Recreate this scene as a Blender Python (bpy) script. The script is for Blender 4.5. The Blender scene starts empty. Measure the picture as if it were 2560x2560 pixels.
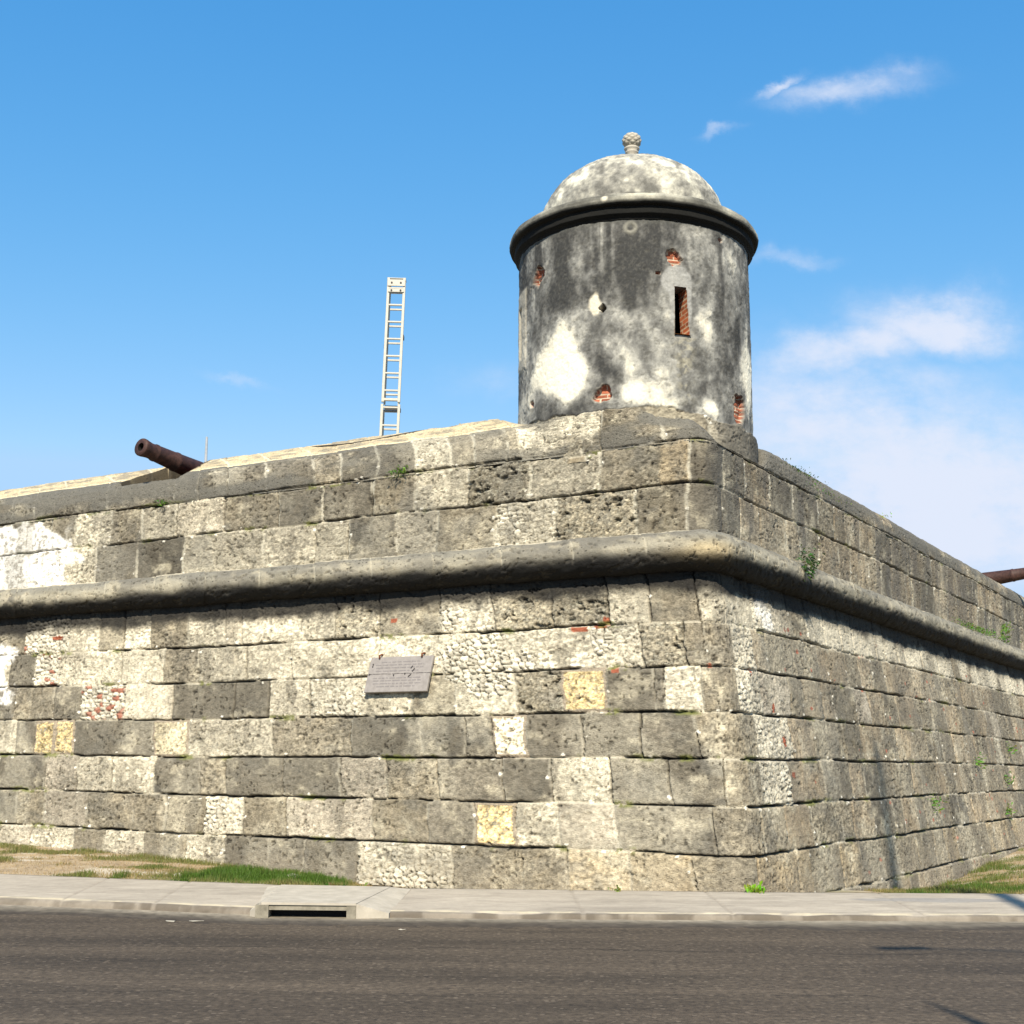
import bpy, math, random
import numpy as np
from mathutils import Vector, Matrix, Quaternion

C = bpy.context.scene.collection
rad = math.radians
random.seed(7)
rs = np.random.RandomState(11)

# ------------------------------------------------------------------ camera
cam_d = bpy.data.cameras.new('camera'); cam = bpy.data.objects.new('camera', cam_d); C.objects.link(cam)
cam_d.sensor_width = 36.0; cam_d.lens = 46.66; cam_d.clip_start = 0.1; cam_d.clip_end = 5000
_p, _r = rad(10.8), rad(0.47)
_R0 = Vector((1, 0, 0)); _U0 = Vector((0, -math.sin(_p), math.cos(_p))); _F = Vector((0, math.cos(_p), math.sin(_p)))
_R = _R0 * math.cos(_r) + _U0 * math.sin(_r); _U = _U0 * math.cos(_r) - _R0 * math.sin(_r)
M = Matrix((( _R.x, _U.x, -_F.x, 0), (_R.y, _U.y, -_F.y, 0), (_R.z, _U.z, -_F.z, 1.6), (0, 0, 0, 1)))
cam.matrix_world = M
bpy.context.scene.camera = cam

# ------------------------------------------------------------------ sun, sky, exposure
SUN_EL = 43.0
SUN_D = Vector((0.05, 1.0, -math.tan(rad(SUN_EL)) * 1.0032)).normalized()
sl = bpy.data.lights.new('sun', 'SUN'); sl.energy = 4.8; sl.angle = rad(0.53); sl.color = (1.0, 0.91, 0.755)
so = bpy.data.objects.new('sun', sl); C.objects.link(so)
so.rotation_mode = 'QUATERNION'; so.rotation_quaternion = SUN_D.to_track_quat('-Z', 'Y'); so.location = (-3, -30, 40)
sc = bpy.context.scene
sc.view_settings.view_transform = 'Standard'; sc.view_settings.look = 'None'
sc.view_settings.gamma = 1.0; sc.view_settings.use_curve_mapping = False
sc.view_settings.exposure = 0.78

w = bpy.data.worlds.new('World'); sc.world = w; w.use_nodes = True
nt = w.node_tree; nt.nodes.clear()
def N(nt, t, **kw):
    n = nt.nodes.new(t)
    for k, v in kw.items(): setattr(n, k, v)
    return n
def math_(nt, op, a, b=None, c=None, clamp=False):
    n = nt.nodes.new('ShaderNodeMath'); n.operation = op; n.use_clamp = clamp
    for i, v in enumerate((a, b, c)):
        if v is None: continue
        if isinstance(v, (int, float)): n.inputs[i].default_value = v
        else: nt.links.new(v, n.inputs[i])
    return n.outputs[0]
SKY_RESP = ((0.346, 1.709, 2.9), (1.042, 0.8175, 4.2), (2.192, 0.4636, 5.6))
sky = N(nt, 'ShaderNodeTexSky', sky_type='NISHITA', sun_disc=False)
sky.sun_elevation = rad(SUN_EL); sky.sun_rotation = math.pi - 0.05
sky.air_density = 1.0; sky.dust_density = 0.5; sky.ozone_density = 1.2; sky.altitude = 0
# colour response of the clear sky: a cleaner, slightly cyan blue
ssep = N(nt, 'ShaderNodeSeparateColor'); nt.links.new(sky.outputs[0], ssep.inputs[0]); hsv = N(nt, 'ShaderNodeCombineColor')
for i_, (cf, ex, top) in enumerate(SKY_RESP): nt.links.new(math_(nt, 'MULTIPLY', math_(nt, 'POWER', math_(nt, 'MINIMUM', ssep.outputs[i_], top), ex), cf), hsv.inputs[i_])
tc = N(nt, 'ShaderNodeTexCoord'); sep = N(nt, 'ShaderNodeSeparateXYZ'); nt.links.new(tc.outputs['Generated'], sep.inputs[0])
yy = math_(nt, 'MAXIMUM', sep.outputs[1], 0.05)
ax = math_(nt, 'DIVIDE', sep.outputs[0], yy); az_ = math_(nt, 'DIVIDE', sep.outputs[2], yy)
comb = N(nt, 'ShaderNodeCombineXYZ'); nt.links.new(ax, comb.inputs[0]); nt.links.new(az_, comb.inputs[1])
def noise(nt, vec, scale, detail=5, rough=0.55, sy=1.0, loc=(0, 0, 0)):
    mp = N(nt, 'ShaderNodeMapping'); mp.inputs['Scale'].default_value = (1, sy, 1); mp.inputs['Location'].default_value = loc
    nt.links.new(vec, mp.inputs[0])
    n = N(nt, 'ShaderNodeTexNoise'); n.inputs['Scale'].default_value = scale; n.inputs['Detail'].default_value = detail; n.inputs['Roughness'].default_value = rough
    nt.links.new(mp.outputs[0], n.inputs['Vector']); return n.outputs['Fac']
n1 = noise(nt, comb.outputs[0], 11, 9, 0.64, 1.7)
n2 = noise(nt, comb.outputs[0], 30, 6, 0.6, 1.5, (3, 1, 0))
warp = N(nt, 'ShaderNodeTexNoise'); warp.inputs['Scale'].default_value = 9; warp.inputs['Detail'].default_value = 8; warp.inputs['Roughness'].default_value = .62
nt.links.new(comb.outputs[0], warp.inputs['Vector'])
wsep = N(nt, 'ShaderNodeSeparateColor'); nt.links.new(warp.outputs['Color'], wsep.inputs[0])
axw = math_(nt, 'MULTIPLY_ADD', wsep.outputs[0], 0.11, math_(nt, 'ADD', ax, -0.055))
azw = math_(nt, 'MULTIPLY_ADD', wsep.outputs[1], 0.075, math_(nt, 'ADD', az_, -0.0375))
# cloud banks, each by the tangent of its bearing and height: (x, z, half width, half height, slope, weight)
CL = [(0.272, 0.546, 0.060, 0.014, 0.10, 0.50), (0.215, 0.553, 0.022, 0.007, 0.5, 0.50), (0.167, 0.505, 0.018, 0.005, 0.15, 0.38),
      (0.335, 0.347, 0.070, 0.024, -0.05, 0.80), (0.27, 0.325, 0.085, 0.024, 0.25, 0.62), (0.25, 0.265, 0.13, 0.055, 0.0, 0.60),
      (0.34, 0.19, 0.20, 0.075, 0.0, 0.85), (0.21, 0.40, 0.03, 0.008, 0.2, 0.28), (-0.215, 0.297, 0.03, 0.005, -0.28, 0.32),
      (-0.015, 0.295, 0.035, 0.022, 0.0, 0.30), (0.0, 0.16, 0.6, 0.04, 0.0, 0.16)]
tot = None
for (cx, cz, sx, sz, sk, wt) in CL:
    dx = math_(nt, 'ADD', axw, -cx); dz = math_(nt, 'ADD', azw, -cz)
    dz = math_(nt, 'SUBTRACT', dz, math_(nt, 'MULTIPLY', dx, sk))
    a = math_(nt, 'POWER', math_(nt, 'ABSOLUTE', math_(nt, 'DIVIDE', dx, sx)), 2.0)
    b = math_(nt, 'POWER', math_(nt, 'ABSOLUTE', math_(nt, 'DIVIDE', dz, sz)), 2.0)
    g = math_(nt, 'MULTIPLY', math_(nt, 'EXPONENT', math_(nt, 'MULTIPLY', math_(nt, 'ADD', a, b), -0.8)), wt)
    tot = g if tot is None else math_(nt, 'MAXIMUM', tot, g)
nn = math_(nt, 'MULTIPLY_ADD', n2, 0.7, math_(nt, 'MULTIPLY', n1, 1.9))
dens = math_(nt, 'MULTIPLY', tot, math_(nt, 'MAXIMUM', math_(nt, 'ADD', nn, -0.45), 0.0))
mr = N(nt, 'ShaderNodeMapRange'); mr.interpolation_type = 'SMOOTHSTEP'
nt.links.new(dens, mr.inputs[0]); mr.inputs[1].default_value = 0.02; mr.inputs[2].default_value = 0.72; mr.inputs[3].default_value = 0; mr.inputs[4].default_value = 0.95
mx = N(nt, 'ShaderNodeMix', data_type='RGBA')
nt.links.new(mr.outputs[0], mx.inputs['Factor']); nt.links.new(hsv.outputs[0], mx.inputs['A']); mx.inputs['B'].default_value = (3.75, 4.05, 4.75, 1)
bg = N(nt, 'ShaderNodeBackground'); bg.inputs[1].default_value = 0.12
nt.links.new(mx.outputs['Result'], bg.inputs[0])
wo = N(nt, 'ShaderNodeOutputWorld'); nt.links.new(bg.outputs[0], wo.inputs[0])

# ------------------------------------------------------------------ numeric noise
def _h(ix, iy, s):
    ix = ix.astype(np.int64).astype(np.uint32); iy = iy.astype(np.int64).astype(np.uint32)
    h = ix * np.uint32(374761393) + iy * np.uint32(668265263) + np.uint32((s * 2246822519) & 0xffffffff)
    h = (h ^ (h >> np.uint32(13))) * np.uint32(1274126177); h = h ^ (h >> np.uint32(16))
    h = h * np.uint32(2654435761); h = h ^ (h >> np.uint32(15))
    return (h & np.uint32(0xffffff)).astype(np.float64) / 16777215.0
def vn(x, y, s=0):
    xi = np.floor(x); yi = np.floor(y); fx = x - xi; fy = y - yi
    fx = fx * fx * (3 - 2 * fx); fy = fy * fy * (3 - 2 * fy)
    a = _h(xi, yi, s); b = _h(xi + 1, yi, s); c = _h(xi, yi + 1, s); d = _h(xi + 1, yi + 1, s)
    return (a * (1 - fx) + b * fx) * (1 - fy) + (c * (1 - fx) + d * fx) * fy
def fbm(x, y, s=0, o=4, g=0.5):
    t = 0; a = 1; n = 0
    for i in range(o):
        t = t + a * vn(x, y, s + i * 17); n += a; a *= g
        x, y = x * 2.03 + 5.1, y * 2.03 + 1.7
    return t / n
def worley(x, y, s=0):
    xi = np.floor(x); yi = np.floor(y); f1 = np.full(x.shape, 9.0); f2 = np.full(x.shape, 9.0); idv = np.zeros(x.shape)
    for dx in (-1, 0, 1):
        for dy in (-1, 0, 1):
            cx = xi + dx; cy = yi + dy
            px = cx + 0.1 + 0.8 * _h(cx, cy, s); py = cy + 0.1 + 0.8 * _h(cx, cy, s + 5)
            d = np.hypot(px - x, py - y); near = d < f1
            f2 = np.where(near, f1, np.minimum(f2, d)); idv = np.where(near, _h(cx, cy, s + 9), idv); f1 = np.where(near, d, f1)
    return f1, f2, idv
def sm(a, b, x):
    t = np.clip((x - a) / (b - a), 0, 1); return t * t * (3 - 2 * t)
def mixc(c, col, k):
    return c * (1 - k[..., None]) + np.array(col) * k[..., None]

# ------------------------------------------------------------------ mesh helpers
def tag(o, label=None, cat=None, group=None, kind=None):
    if label: o['label'] = label
    if cat: o['category'] = cat
    if group: o['group'] = group
    if kind: o['kind'] = kind
    return o
def empty(name, loc=(0, 0, 0), rz=0):
    o = bpy.data.objects.new(name, None); C.objects.link(o); o.location = loc; o.rotation_euler = (0, 0, rz); o.empty_display_size = 0.2
    return o
def link(name, me, mat=None, parent=None, smooth=False):
    if mat: me.materials.append(mat)
    if smooth: me.polygons.foreach_set('use_smooth', np.ones(len(me.polygons), bool))
    o = bpy.data.objects.new(name, me); C.objects.link(o)
    if parent: o.parent = parent
    return o
def grid(name, P, col=None, mat=None, parent=None, mask=None, smooth=True, wrap=False, alpha=None):
    """P: (n, m, 3) points; mask: (n-1, m-1) bool, faces kept"""
    n, m = P.shape[:2]
    idx = np.arange(n * m).reshape(n, m)
    if wrap: idx = np.concatenate([idx, idx[:, :1]], 1)
    q = np.stack([idx[:-1, :-1], idx[:-1, 1:], idx[1:, 1:], idx[1:, :-1]], -1)
    if mask is not None: q = q[mask]
    q = q.reshape(-1, 4)
    me = bpy.data.meshes.new(name)
    me.vertices.add(n * m); me.vertices.foreach_set('co', P.reshape(-1).astype(np.float32))
    me.loops.add(q.size); me.loops.foreach_set('vertex_index', q.reshape(-1).astype(np.int32))
    me.polygons.add(len(q)); me.polygons.foreach_set('loop_start', np.arange(0, q.size, 4, dtype=np.int32))
    try: me.polygons.foreach_set('loop_total', np.full(len(q), 4, dtype=np.int32))
    except Exception: pass
    if smooth: me.polygons.foreach_set('use_smooth', np.ones(len(q), bool))
    me.update(calc_edges=True)
    if col is not None:
        at = me.color_attributes.new('Col', 'FLOAT_COLOR', 'POINT')
        cc = np.ones((n * m, 4), np.float32); cc[:, :3] = np.clip(col.reshape(-1, 3), 0.005, 0.95)
        if alpha is not None: cc[:, 3] = np.clip(alpha.reshape(-1), 0, 1)
        at.data.foreach_set('color', cc.reshape(-1))
    return link(name, me, mat, parent)
class MB:
    def __init__(s): s.v = []; s.f = []
    def add(s, vs, fs):
        b = len(s.v); s.v += [tuple(v) for v in vs]; s.f += [tuple(i + b for i in f) for f in fs]; return s
    def box(s, c, size, rot=None, bev=0.0):
        x, y, z = (a / 2 for a in size)
        b = min(bev, min(x, y, z) * 0.45)
        vs = []
        if b <= 0:
            for k in (-1, 1):
                for j in (-1, 1):
                    for i in (-1, 1): vs.append(Vector((i * x, j * y, k * z)))
            fs = [(0, 2, 3, 1), (4, 5, 7, 6), (0, 1, 5, 4), (2, 6, 7, 3), (0, 4, 6, 2), (1, 3, 7, 5)]
        else:
            import bmesh
            bm = bmesh.new(); bmesh.ops.create_cube(bm, size=1)
            for v in bm.verts: v.co = Vector((v.co.x * 2 * x, v.co.y * 2 * y, v.co.z * 2 * z))
            bmesh.ops.bevel(bm, geom=bm.edges[:], offset=b, segments=1, affect='EDGES')
            bm.verts.index_update()
            vs = [v.co.copy() for v in bm.verts]; fs = [[v.index for v in f.verts] for f in bm.faces]; bm.free()
        if rot is not None: vs = [rot @ v for v in vs]
        return s.add([v + Vector(c) for v in vs], fs)
    def tube(s, pts, r, n=8, caps=True):
        pts = [Vector(p) for p in pts]; rr = r if hasattr(r, '__len__') else [r] * len(pts)
        b = len(s.v); prev = None
        for i, p in enumerate(pts):
            t = (pts[min(i + 1, len(pts) - 1)] - pts[max(i - 1, 0)]).normalized()
            u = (Vector((0, 0, 1)) if abs(t.z) < 0.9 else Vector((1, 0, 0))) if prev is None else prev
            u = (u - t * u.dot(t)).normalized(); prev = u; v = t.cross(u)
            for k in range(n):
                a = 2 * math.pi * k / n; s.v.append(tuple(p + (u * math.cos(a) + v * math.sin(a)) * rr[i]))
        for i in range(len(pts) - 1):
            for k in range(n):
                s.f.append((b + i * n + k, b + i * n + (k + 1) % n, b + (i + 1) * n + (k + 1) % n, b + (i + 1) * n + k))
        if caps:
            s.f.append(tuple(b + k for k in reversed(range(n)))); e = b + (len(pts) - 1) * n
            s.f.append(tuple(e + k for k in range(n)))
        return s
    def lathe(s, prof, n=32, mat=None):
        b = len(s.v); mat = mat or Matrix.Identity(4)
        for (r, z) in prof:
            for k in range(n):
                a = 2 * math.pi * k / n; s.v.append(tuple(mat @ Vector((r * math.cos(a), r * math.sin(a), z))))
        for i in range(len(prof) - 1):
            for k in range(n):
                s.f.append((b + i * n + k, b + i * n + (k + 1) % n, b + (i + 1) * n + (k + 1) % n, b + (i + 1) * n + k))
        return s
    def build(s, name, mat=None, parent=None, smooth=False):
        me = bpy.data.meshes.new(name); me.from_pydata(s.v, [], s.f); me.update()
        return link(name, me, mat, parent, smooth)

# ------------------------------------------------------------------ materials
def new_mat(name):
    m = bpy.data.materials.new(name); m.use_nodes = True; t = m.node_tree; b = t.nodes['Principled BSDF']
    b.inputs['Specular IOR Level'].default_value = 0.25
    return m, t, b
def stone_mat(name, var=0.45, scale=38, bump=0.6, rough=0.95, dist=0.012, sz=1.6, holes=True):
    m, t, b = new_mat(name)
    b.inputs['Roughness'].default_value = rough
    at = N(t, 'ShaderNodeAttribute', attribute_name='Col'); tcn = N(t, 'ShaderNodeTexCoord')
    f1 = noise(t, tcn.outputs['Object'], scale, 4, 0.65); f2 = noise(t, tcn.outputs['Object'], scale * 0.23, 3, 0.6)
    mp = N(t, 'ShaderNodeMapping'); mp.inputs['Scale'].default_value = (1, 1, sz); t.links.new(tcn.outputs['Object'], mp.inputs[0])
    vo = N(t, 'ShaderNodeTexVoronoi'); vo.inputs['Scale'].default_value = scale * 0.6; t.links.new(mp.outputs[0], vo.inputs['Vector'])
    n3 = N(t, 'ShaderNodeTexNoise'); n3.inputs['Scale'].default_value = scale; n3.inputs['Detail'].default_value = 3; n3.inputs['Roughness'].default_value = .7
    t.links.new(mp.outputs[0], n3.inputs['Vector']); f1 = n3.outputs['Fac']
    ra = at.outputs['Alpha']
    k = math_(t, 'MULTIPLY_ADD', math_(t, 'MULTIPLY', math_(t, 'MULTIPLY_ADD', f1, 3.2, -1.9 + .3), math_(t, 'MULTIPLY', ra, var)), 1.0, 1.0 - var * .3)
    k = math_(t, 'MULTIPLY_ADD', f2, var * 0.6, k)
    v2 = N(t, 'ShaderNodeTexVoronoi'); v2.inputs['Scale'].default_value = scale * .36; t.links.new(mp.outputs[0], v2.inputs['Vector'])
    s2 = N(t, 'ShaderNodeSeparateColor'); t.links.new(v2.outputs['Color'], s2.inputs[0])
    hole_ = math_(t, 'MULTIPLY', math_(t, 'GREATER_THAN', s2.outputs[0], .62), math_(t, 'LESS_THAN', v2.outputs['Distance'], math_(t, 'MULTIPLY_ADD', s2.outputs[1], .28, .06)))
    k = math_(t, 'MULTIPLY', k, math_(t, 'MULTIPLY_ADD', math_(t, 'MULTIPLY', hole_, math_(t, 'MULTIPLY_ADD', ra, 1.1, -.1, True)), -.68 if holes else 0.0, 1.0))
    mul = N(t, 'ShaderNodeVectorMath', operation='SCALE'); t.links.new(at.outputs['Color'], mul.inputs[0]); t.links.new(k, mul.inputs['Scale'])
    t.links.new(mul.outputs[0], b.inputs['Base Color'])
    bp = N(t, 'ShaderNodeBump'); bp.inputs['Strength'].default_value = bump; bp.inputs['Distance'].default_value = dist
    hh = math_(t, 'MULTIPLY_ADD', vo.outputs['Distance'], 0.6, f1)
    t.links.new(hh, bp.inputs['Height']); t.links.new(bp.outputs[0], b.inputs['Normal'])
    return m
def plain_mat(name, col, var=0.2, scale=12, rough=0.6, metal=0.0, bump=0.2, dist=0.004, col2=None, spec=0.25):
    m, t, b = new_mat(name); b.inputs['Roughness'].default_value = rough; b.inputs['Metallic'].default_value = metal
    b.inputs['Specular IOR Level'].default_value = spec
    tcn = N(t, 'ShaderNodeTexCoord'); f = noise(t, tcn.outputs['Object'], scale, 6, 0.65)
    mr = N(t, 'ShaderNodeMapRange'); t.links.new(f, mr.inputs[0]); mr.inputs[1].default_value = 0.3; mr.inputs[2].default_value = 0.7
    mx = N(t, 'ShaderNodeMix', data_type='RGBA'); t.links.new(mr.outputs[0], mx.inputs['Factor'])
    c2 = col2 or tuple(c * (1 + var) for c in col)
    mx.inputs['A'].default_value = (*[c * (1 - var) for c in col], 1); mx.inputs['B'].default_value = (*c2, 1)
    t.links.new(mx.outputs['Result'], b.inputs['Base Color'])
    bp = N(t, 'ShaderNodeBump'); bp.inputs['Strength'].default_value = bump; bp.inputs['Distance'].default_value = dist
    t.links.new(f, bp.inputs['Height']); t.links.new(bp.outputs[0], b.inputs['Normal'])
    return m
M_STONE = stone_mat('coral_stone', 0.66, 46, 0.8, sz=2.2)
M_TORUS = stone_mat('moulding_stone', 0.26, 44, 0.5)
M_PLAST = stone_mat('lime_plaster', 0.26, 30, 0.35, sz=1.0, holes=False)
M_PAVE = stone_mat('pavement_concrete', 0.10, 22, 0.2, dist=0.003, sz=1, holes=False)
M_SOIL = stone_mat('soil', 0.4, 30, 0.6, sz=1)
M_IRON = plain_mat('rusted_iron', (0.034, 0.018, 0.015), 0.35, 14, 0.62, 0.0, 0.5, 0.005, (0.075, 0.036, 0.028))
M_BORE = plain_mat('recess_black', (0.012, 0.009, 0.008), 0.2)  # near-black for cannon bores, drain inlet and plaque cracks
M_RED = plain_mat('red_paint', (0.42, 0.035, 0.02), 0.15, 6, 0.45)
M_ALU = plain_mat('ladder_aluminium', (0.44, 0.415, 0.35), 0.12, 20, 0.5, 0.0, 0.05, 0.001, spec=0.4)
M_DARKM = plain_mat('dark_rubber', (0.035, 0.035, 0.038), 0.2)
M_GALV = plain_mat('galvanised_steel', (0.36, 0.37, 0.38), 0.15, 8, 0.5, 0.3)
M_PLAQ = plain_mat('grey_slate', (0.235, 0.212, 0.195), 0.10, 14, 0.7, 0, 0.2, 0.002, (0.285, 0.26, 0.24))
M_PLAQT = plain_mat('incised_letters', (0.15, 0.14, 0.145), 0.2, 60, 0.8)
M_RUST = plain_mat('rust_hook', (0.13, 0.045, 0.02), 0.3, 30, 0.9)
M_CABLE = plain_mat('cable_rubber', (0.05, 0.045, 0.04), 0.2)
M_WHITE = plain_mat('pale_stone', (0.40, 0.365, 0.30), 0.15, 15, 0.9)

def leaf_mat(name, a, b_):
    m, t, b = new_mat(name); b.inputs['Roughness'].default_value = 0.55
    at = N(t, 'ShaderNodeAttribute', attribute_name='Col'); t.links.new(at.outputs['Color'], b.inputs['Base Color'])
    tr = N(t, 'ShaderNodeBsdfTranslucent'); t.links.new(at.outputs['Color'], tr.inputs['Color'])
    ms = N(t, 'ShaderNodeMixShader'); ms.inputs[0].default_value = 0.3
    t.links.new(b.outputs[0], ms.inputs[1]); t.links.new(tr.outputs[0], ms.inputs[2]); t.links.new(ms.outputs[0], t.nodes['Material Output'].inputs[0])
    return m
M_LEAF = leaf_mat('leaf', None, None)

# ------------------------------------------------------------------ the bastion: plan and section
aL, aR = rad(149.466), rad(58.735)
TL = np.array([math.cos(aL), math.sin(aL)]); TR = np.array([math.cos(aR), math.sin(aR)])
NL = np.array([TL[1], -TL[0]]); NR = np.array([-TR[1], TR[0]])            # inward normals
P0 = np.array([2.95, 16.5]); KV = np.linalg.solve(np.array([NL, NR]), np.array([1.0, 1.0]))
BATTER = 0.2
PHL = math.atan2(-NL[1], -NL[0]); PHR = math.atan2(-NR[1], -NR[0])       # outward bearings
def plan(u, inset, fr):
    """u: run along the wall from the salient (left negative), inset behind the base line, fr: corner rounding"""
    u = np.asarray(u, float); inset = np.broadcast_to(np.asarray(inset, float), u.shape)
    left = u < 0
    s = np.where(left, -u, u)
    T = np.where(left[..., None], TL, TR); NN = np.where(left[..., None], -NL, -NR)
    cp = P0 + inset[..., None] * KV
    pos = cp + T * s[..., None]
    k = np.clip((u + fr) / (2 * fr), 0, 1)
    phi = PHL + (PHR - PHL) * k
    on = np.stack([np.cos(phi), np.sin(phi)], -1)
    ctr = P0 + (inset[..., None] + fr) * KV
    arc = np.abs(u) < fr
    # the straight parts leave the arc at its tangent points
    pos = np.where(arc[..., None], ctr + on * fr, pos)
    NN = np.where(arc[..., None], on, NN)
    return pos, NN
uL = -np.arange(0.6, 17.0, 0.0165)[::-1]; uC = np.arange(-0.585, 0.6, 0.015)
uR = [0.6]
while uR[-1] < 31: uR.append(uR[-1] + 0.02 + 0.0016 * uR[-1])
US = np.concatenate([[-24, -20, -18.5, -17.5], uL, uC, np.array(uR)])

TXT = {
'L0':'-13.04b -12.3l -11.69m -11.05l -10.18m -9.35l -8.99w -7.07l -6.21k -5.08m -4.19r -3.19k -2.31k -1.7l -0.39m .35l 1.35L 2.2r 2.9w',
'L1':'-13.1b -11.56l -10.58l -9.79m -8.76l -7.81l -6.91l -6.12l -5.13l -4.32l -3.37r -2.5l -1.77r -0.87k -0.3m 0.5m 1.2r',
'L2':'-14.08d -13.65m -13.06m -12.38d -11.33b -10.21w -8.88d -8.14d -7.32l -6.25r -5.44l -4.68m -3.66l -2.91k -2.21y -1.51d -1.28d -0.47l 0.4m 1.3r',
'L3':'-13.84l -13.37d -12.85y -12.37y -10.49d -9.7v -7.93l -6.42m -5.14d -4.4d -3.94d -3.39W -2.53d -1.66d -0.65d .9m 2.2r',
'L4':'-12.87d -12.09p -11.28l -10.28l -9.31d -8.76m -7.6d -6.51d -5.67p -4.76m -3.7d -2.94d -2.05l -1.14d -0.17d .8m 1.9r',
'L5':'-13.4d -12.71m -11.69p -10.61m -9.88m -9.04m -8.27r -7.42m -5.82p -4.85m -4.08d -3.42y -2.75l -1.91p -0.47d .6m 1.5m',
'L6':'-12.84p -11.81l -11.09m -10.2l -9.31m -8.5l -7.64d -6.93d -5.98d -4.36r -3.24m -2.56m -1.67o -0.78o 0.28m 1.7o',
'U1':'-13.57W -12.61l -11.61d -10.49d -8.72l -7.64l -6.96l -6.01d -5.26l -4.2m -3.21r -1.94k -0.63m 0.5d 1.2d',
'U2':'-13.87m -13.21m -12.28l -11.51m -10.69l -9.62w -8.42m -7.48d -6.51d -5.68m -4.7l -3.64k -2.49l -1.55m -0.52o 0.6d 1.4d',
'U3':'-15.04d -14.39d -12.46d -10.82d -10.24d -9.57d -8.74d -7.71d -7.17m -6.42d -5.67d -5.05l -4.61m -4.04d -3.83m -2.5l -1.48m -0.42m'}
def course(key, mix, seed, sh=0.0):
    r = random.Random(seed); us = []; ts = []
    for tok in TXT[key].split():
        x = float(tok[:-1]); x = x + sh if x < -1.5 else (x + sh * max(0, -x) / 1.5 if x < 0 else x); us.append(x); ts.append(tok[-1])
    o_ = np.argsort(us, kind='stable'); us = [us[i] for i in o_]
    u = us[0]; pre = []
    while u > -24:
        u -= r.uniform(0.6, 1.2); pre.insert(0, (u, r.choice('mdld')))
    us = [p[0] for p in pre] + us; ts = [p[1] for p in pre] + ts
    while us[-1] < 31:
        us.append(us[-1] + r.choice((0.55, 0.8, 1.0, 1.25)) * r.uniform(0.85, 1.15)); ts.append(r.choice(mix))
    return np.array(us), ts
LOW = [(-0.9, -0.1), (-0.1, .52), (.52, 1.11), (1.11, 1.7), (1.7, 2.3), (2.3, 2.9), (2.9, 3.5), (3.5, 4.4)]
LT = [course('L6', 'mdoq', 40)] + [course(k, mx_, 50 + i, .04 + .117 * i) for i, (k, mx_) in enumerate(
    [('L6', 'mqoqm'), ('L5', 'qmqmd'), ('L4', 'qmdmq'), ('L3', 'mqqml'), ('L2', 'mqqmp'), ('L1', 'qmmqq'), ('L0', 'llwml')])]
UP = [(4.4, 5.43), (5.43, 6.04)]
UT = [course('U1', 'qqmqd', 81, .85), course('U2', 'qqmdq', 82, .85)]
CT = [course('U3', 'mmdq', 83, .88)]
PAL = {'d': (.142, .127, .096), 'k': (.27, .24, .172), 'm': (.240, .209, .148), 'l': (.53, .485, .37), 'L': (.45, .41, .31), 'w': (.56, .505, .385),
       'W': (.66, .59, .43), 'y': (.57, .45, .235), 'o': (.36, .29, .18), 'p': (.40, .355, .275), 'q': (.335, .275, .185),
       'r': (.52, .475, .36), 'b': (.56, .50, .39), 'v': (.60, .53, .36)}
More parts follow.
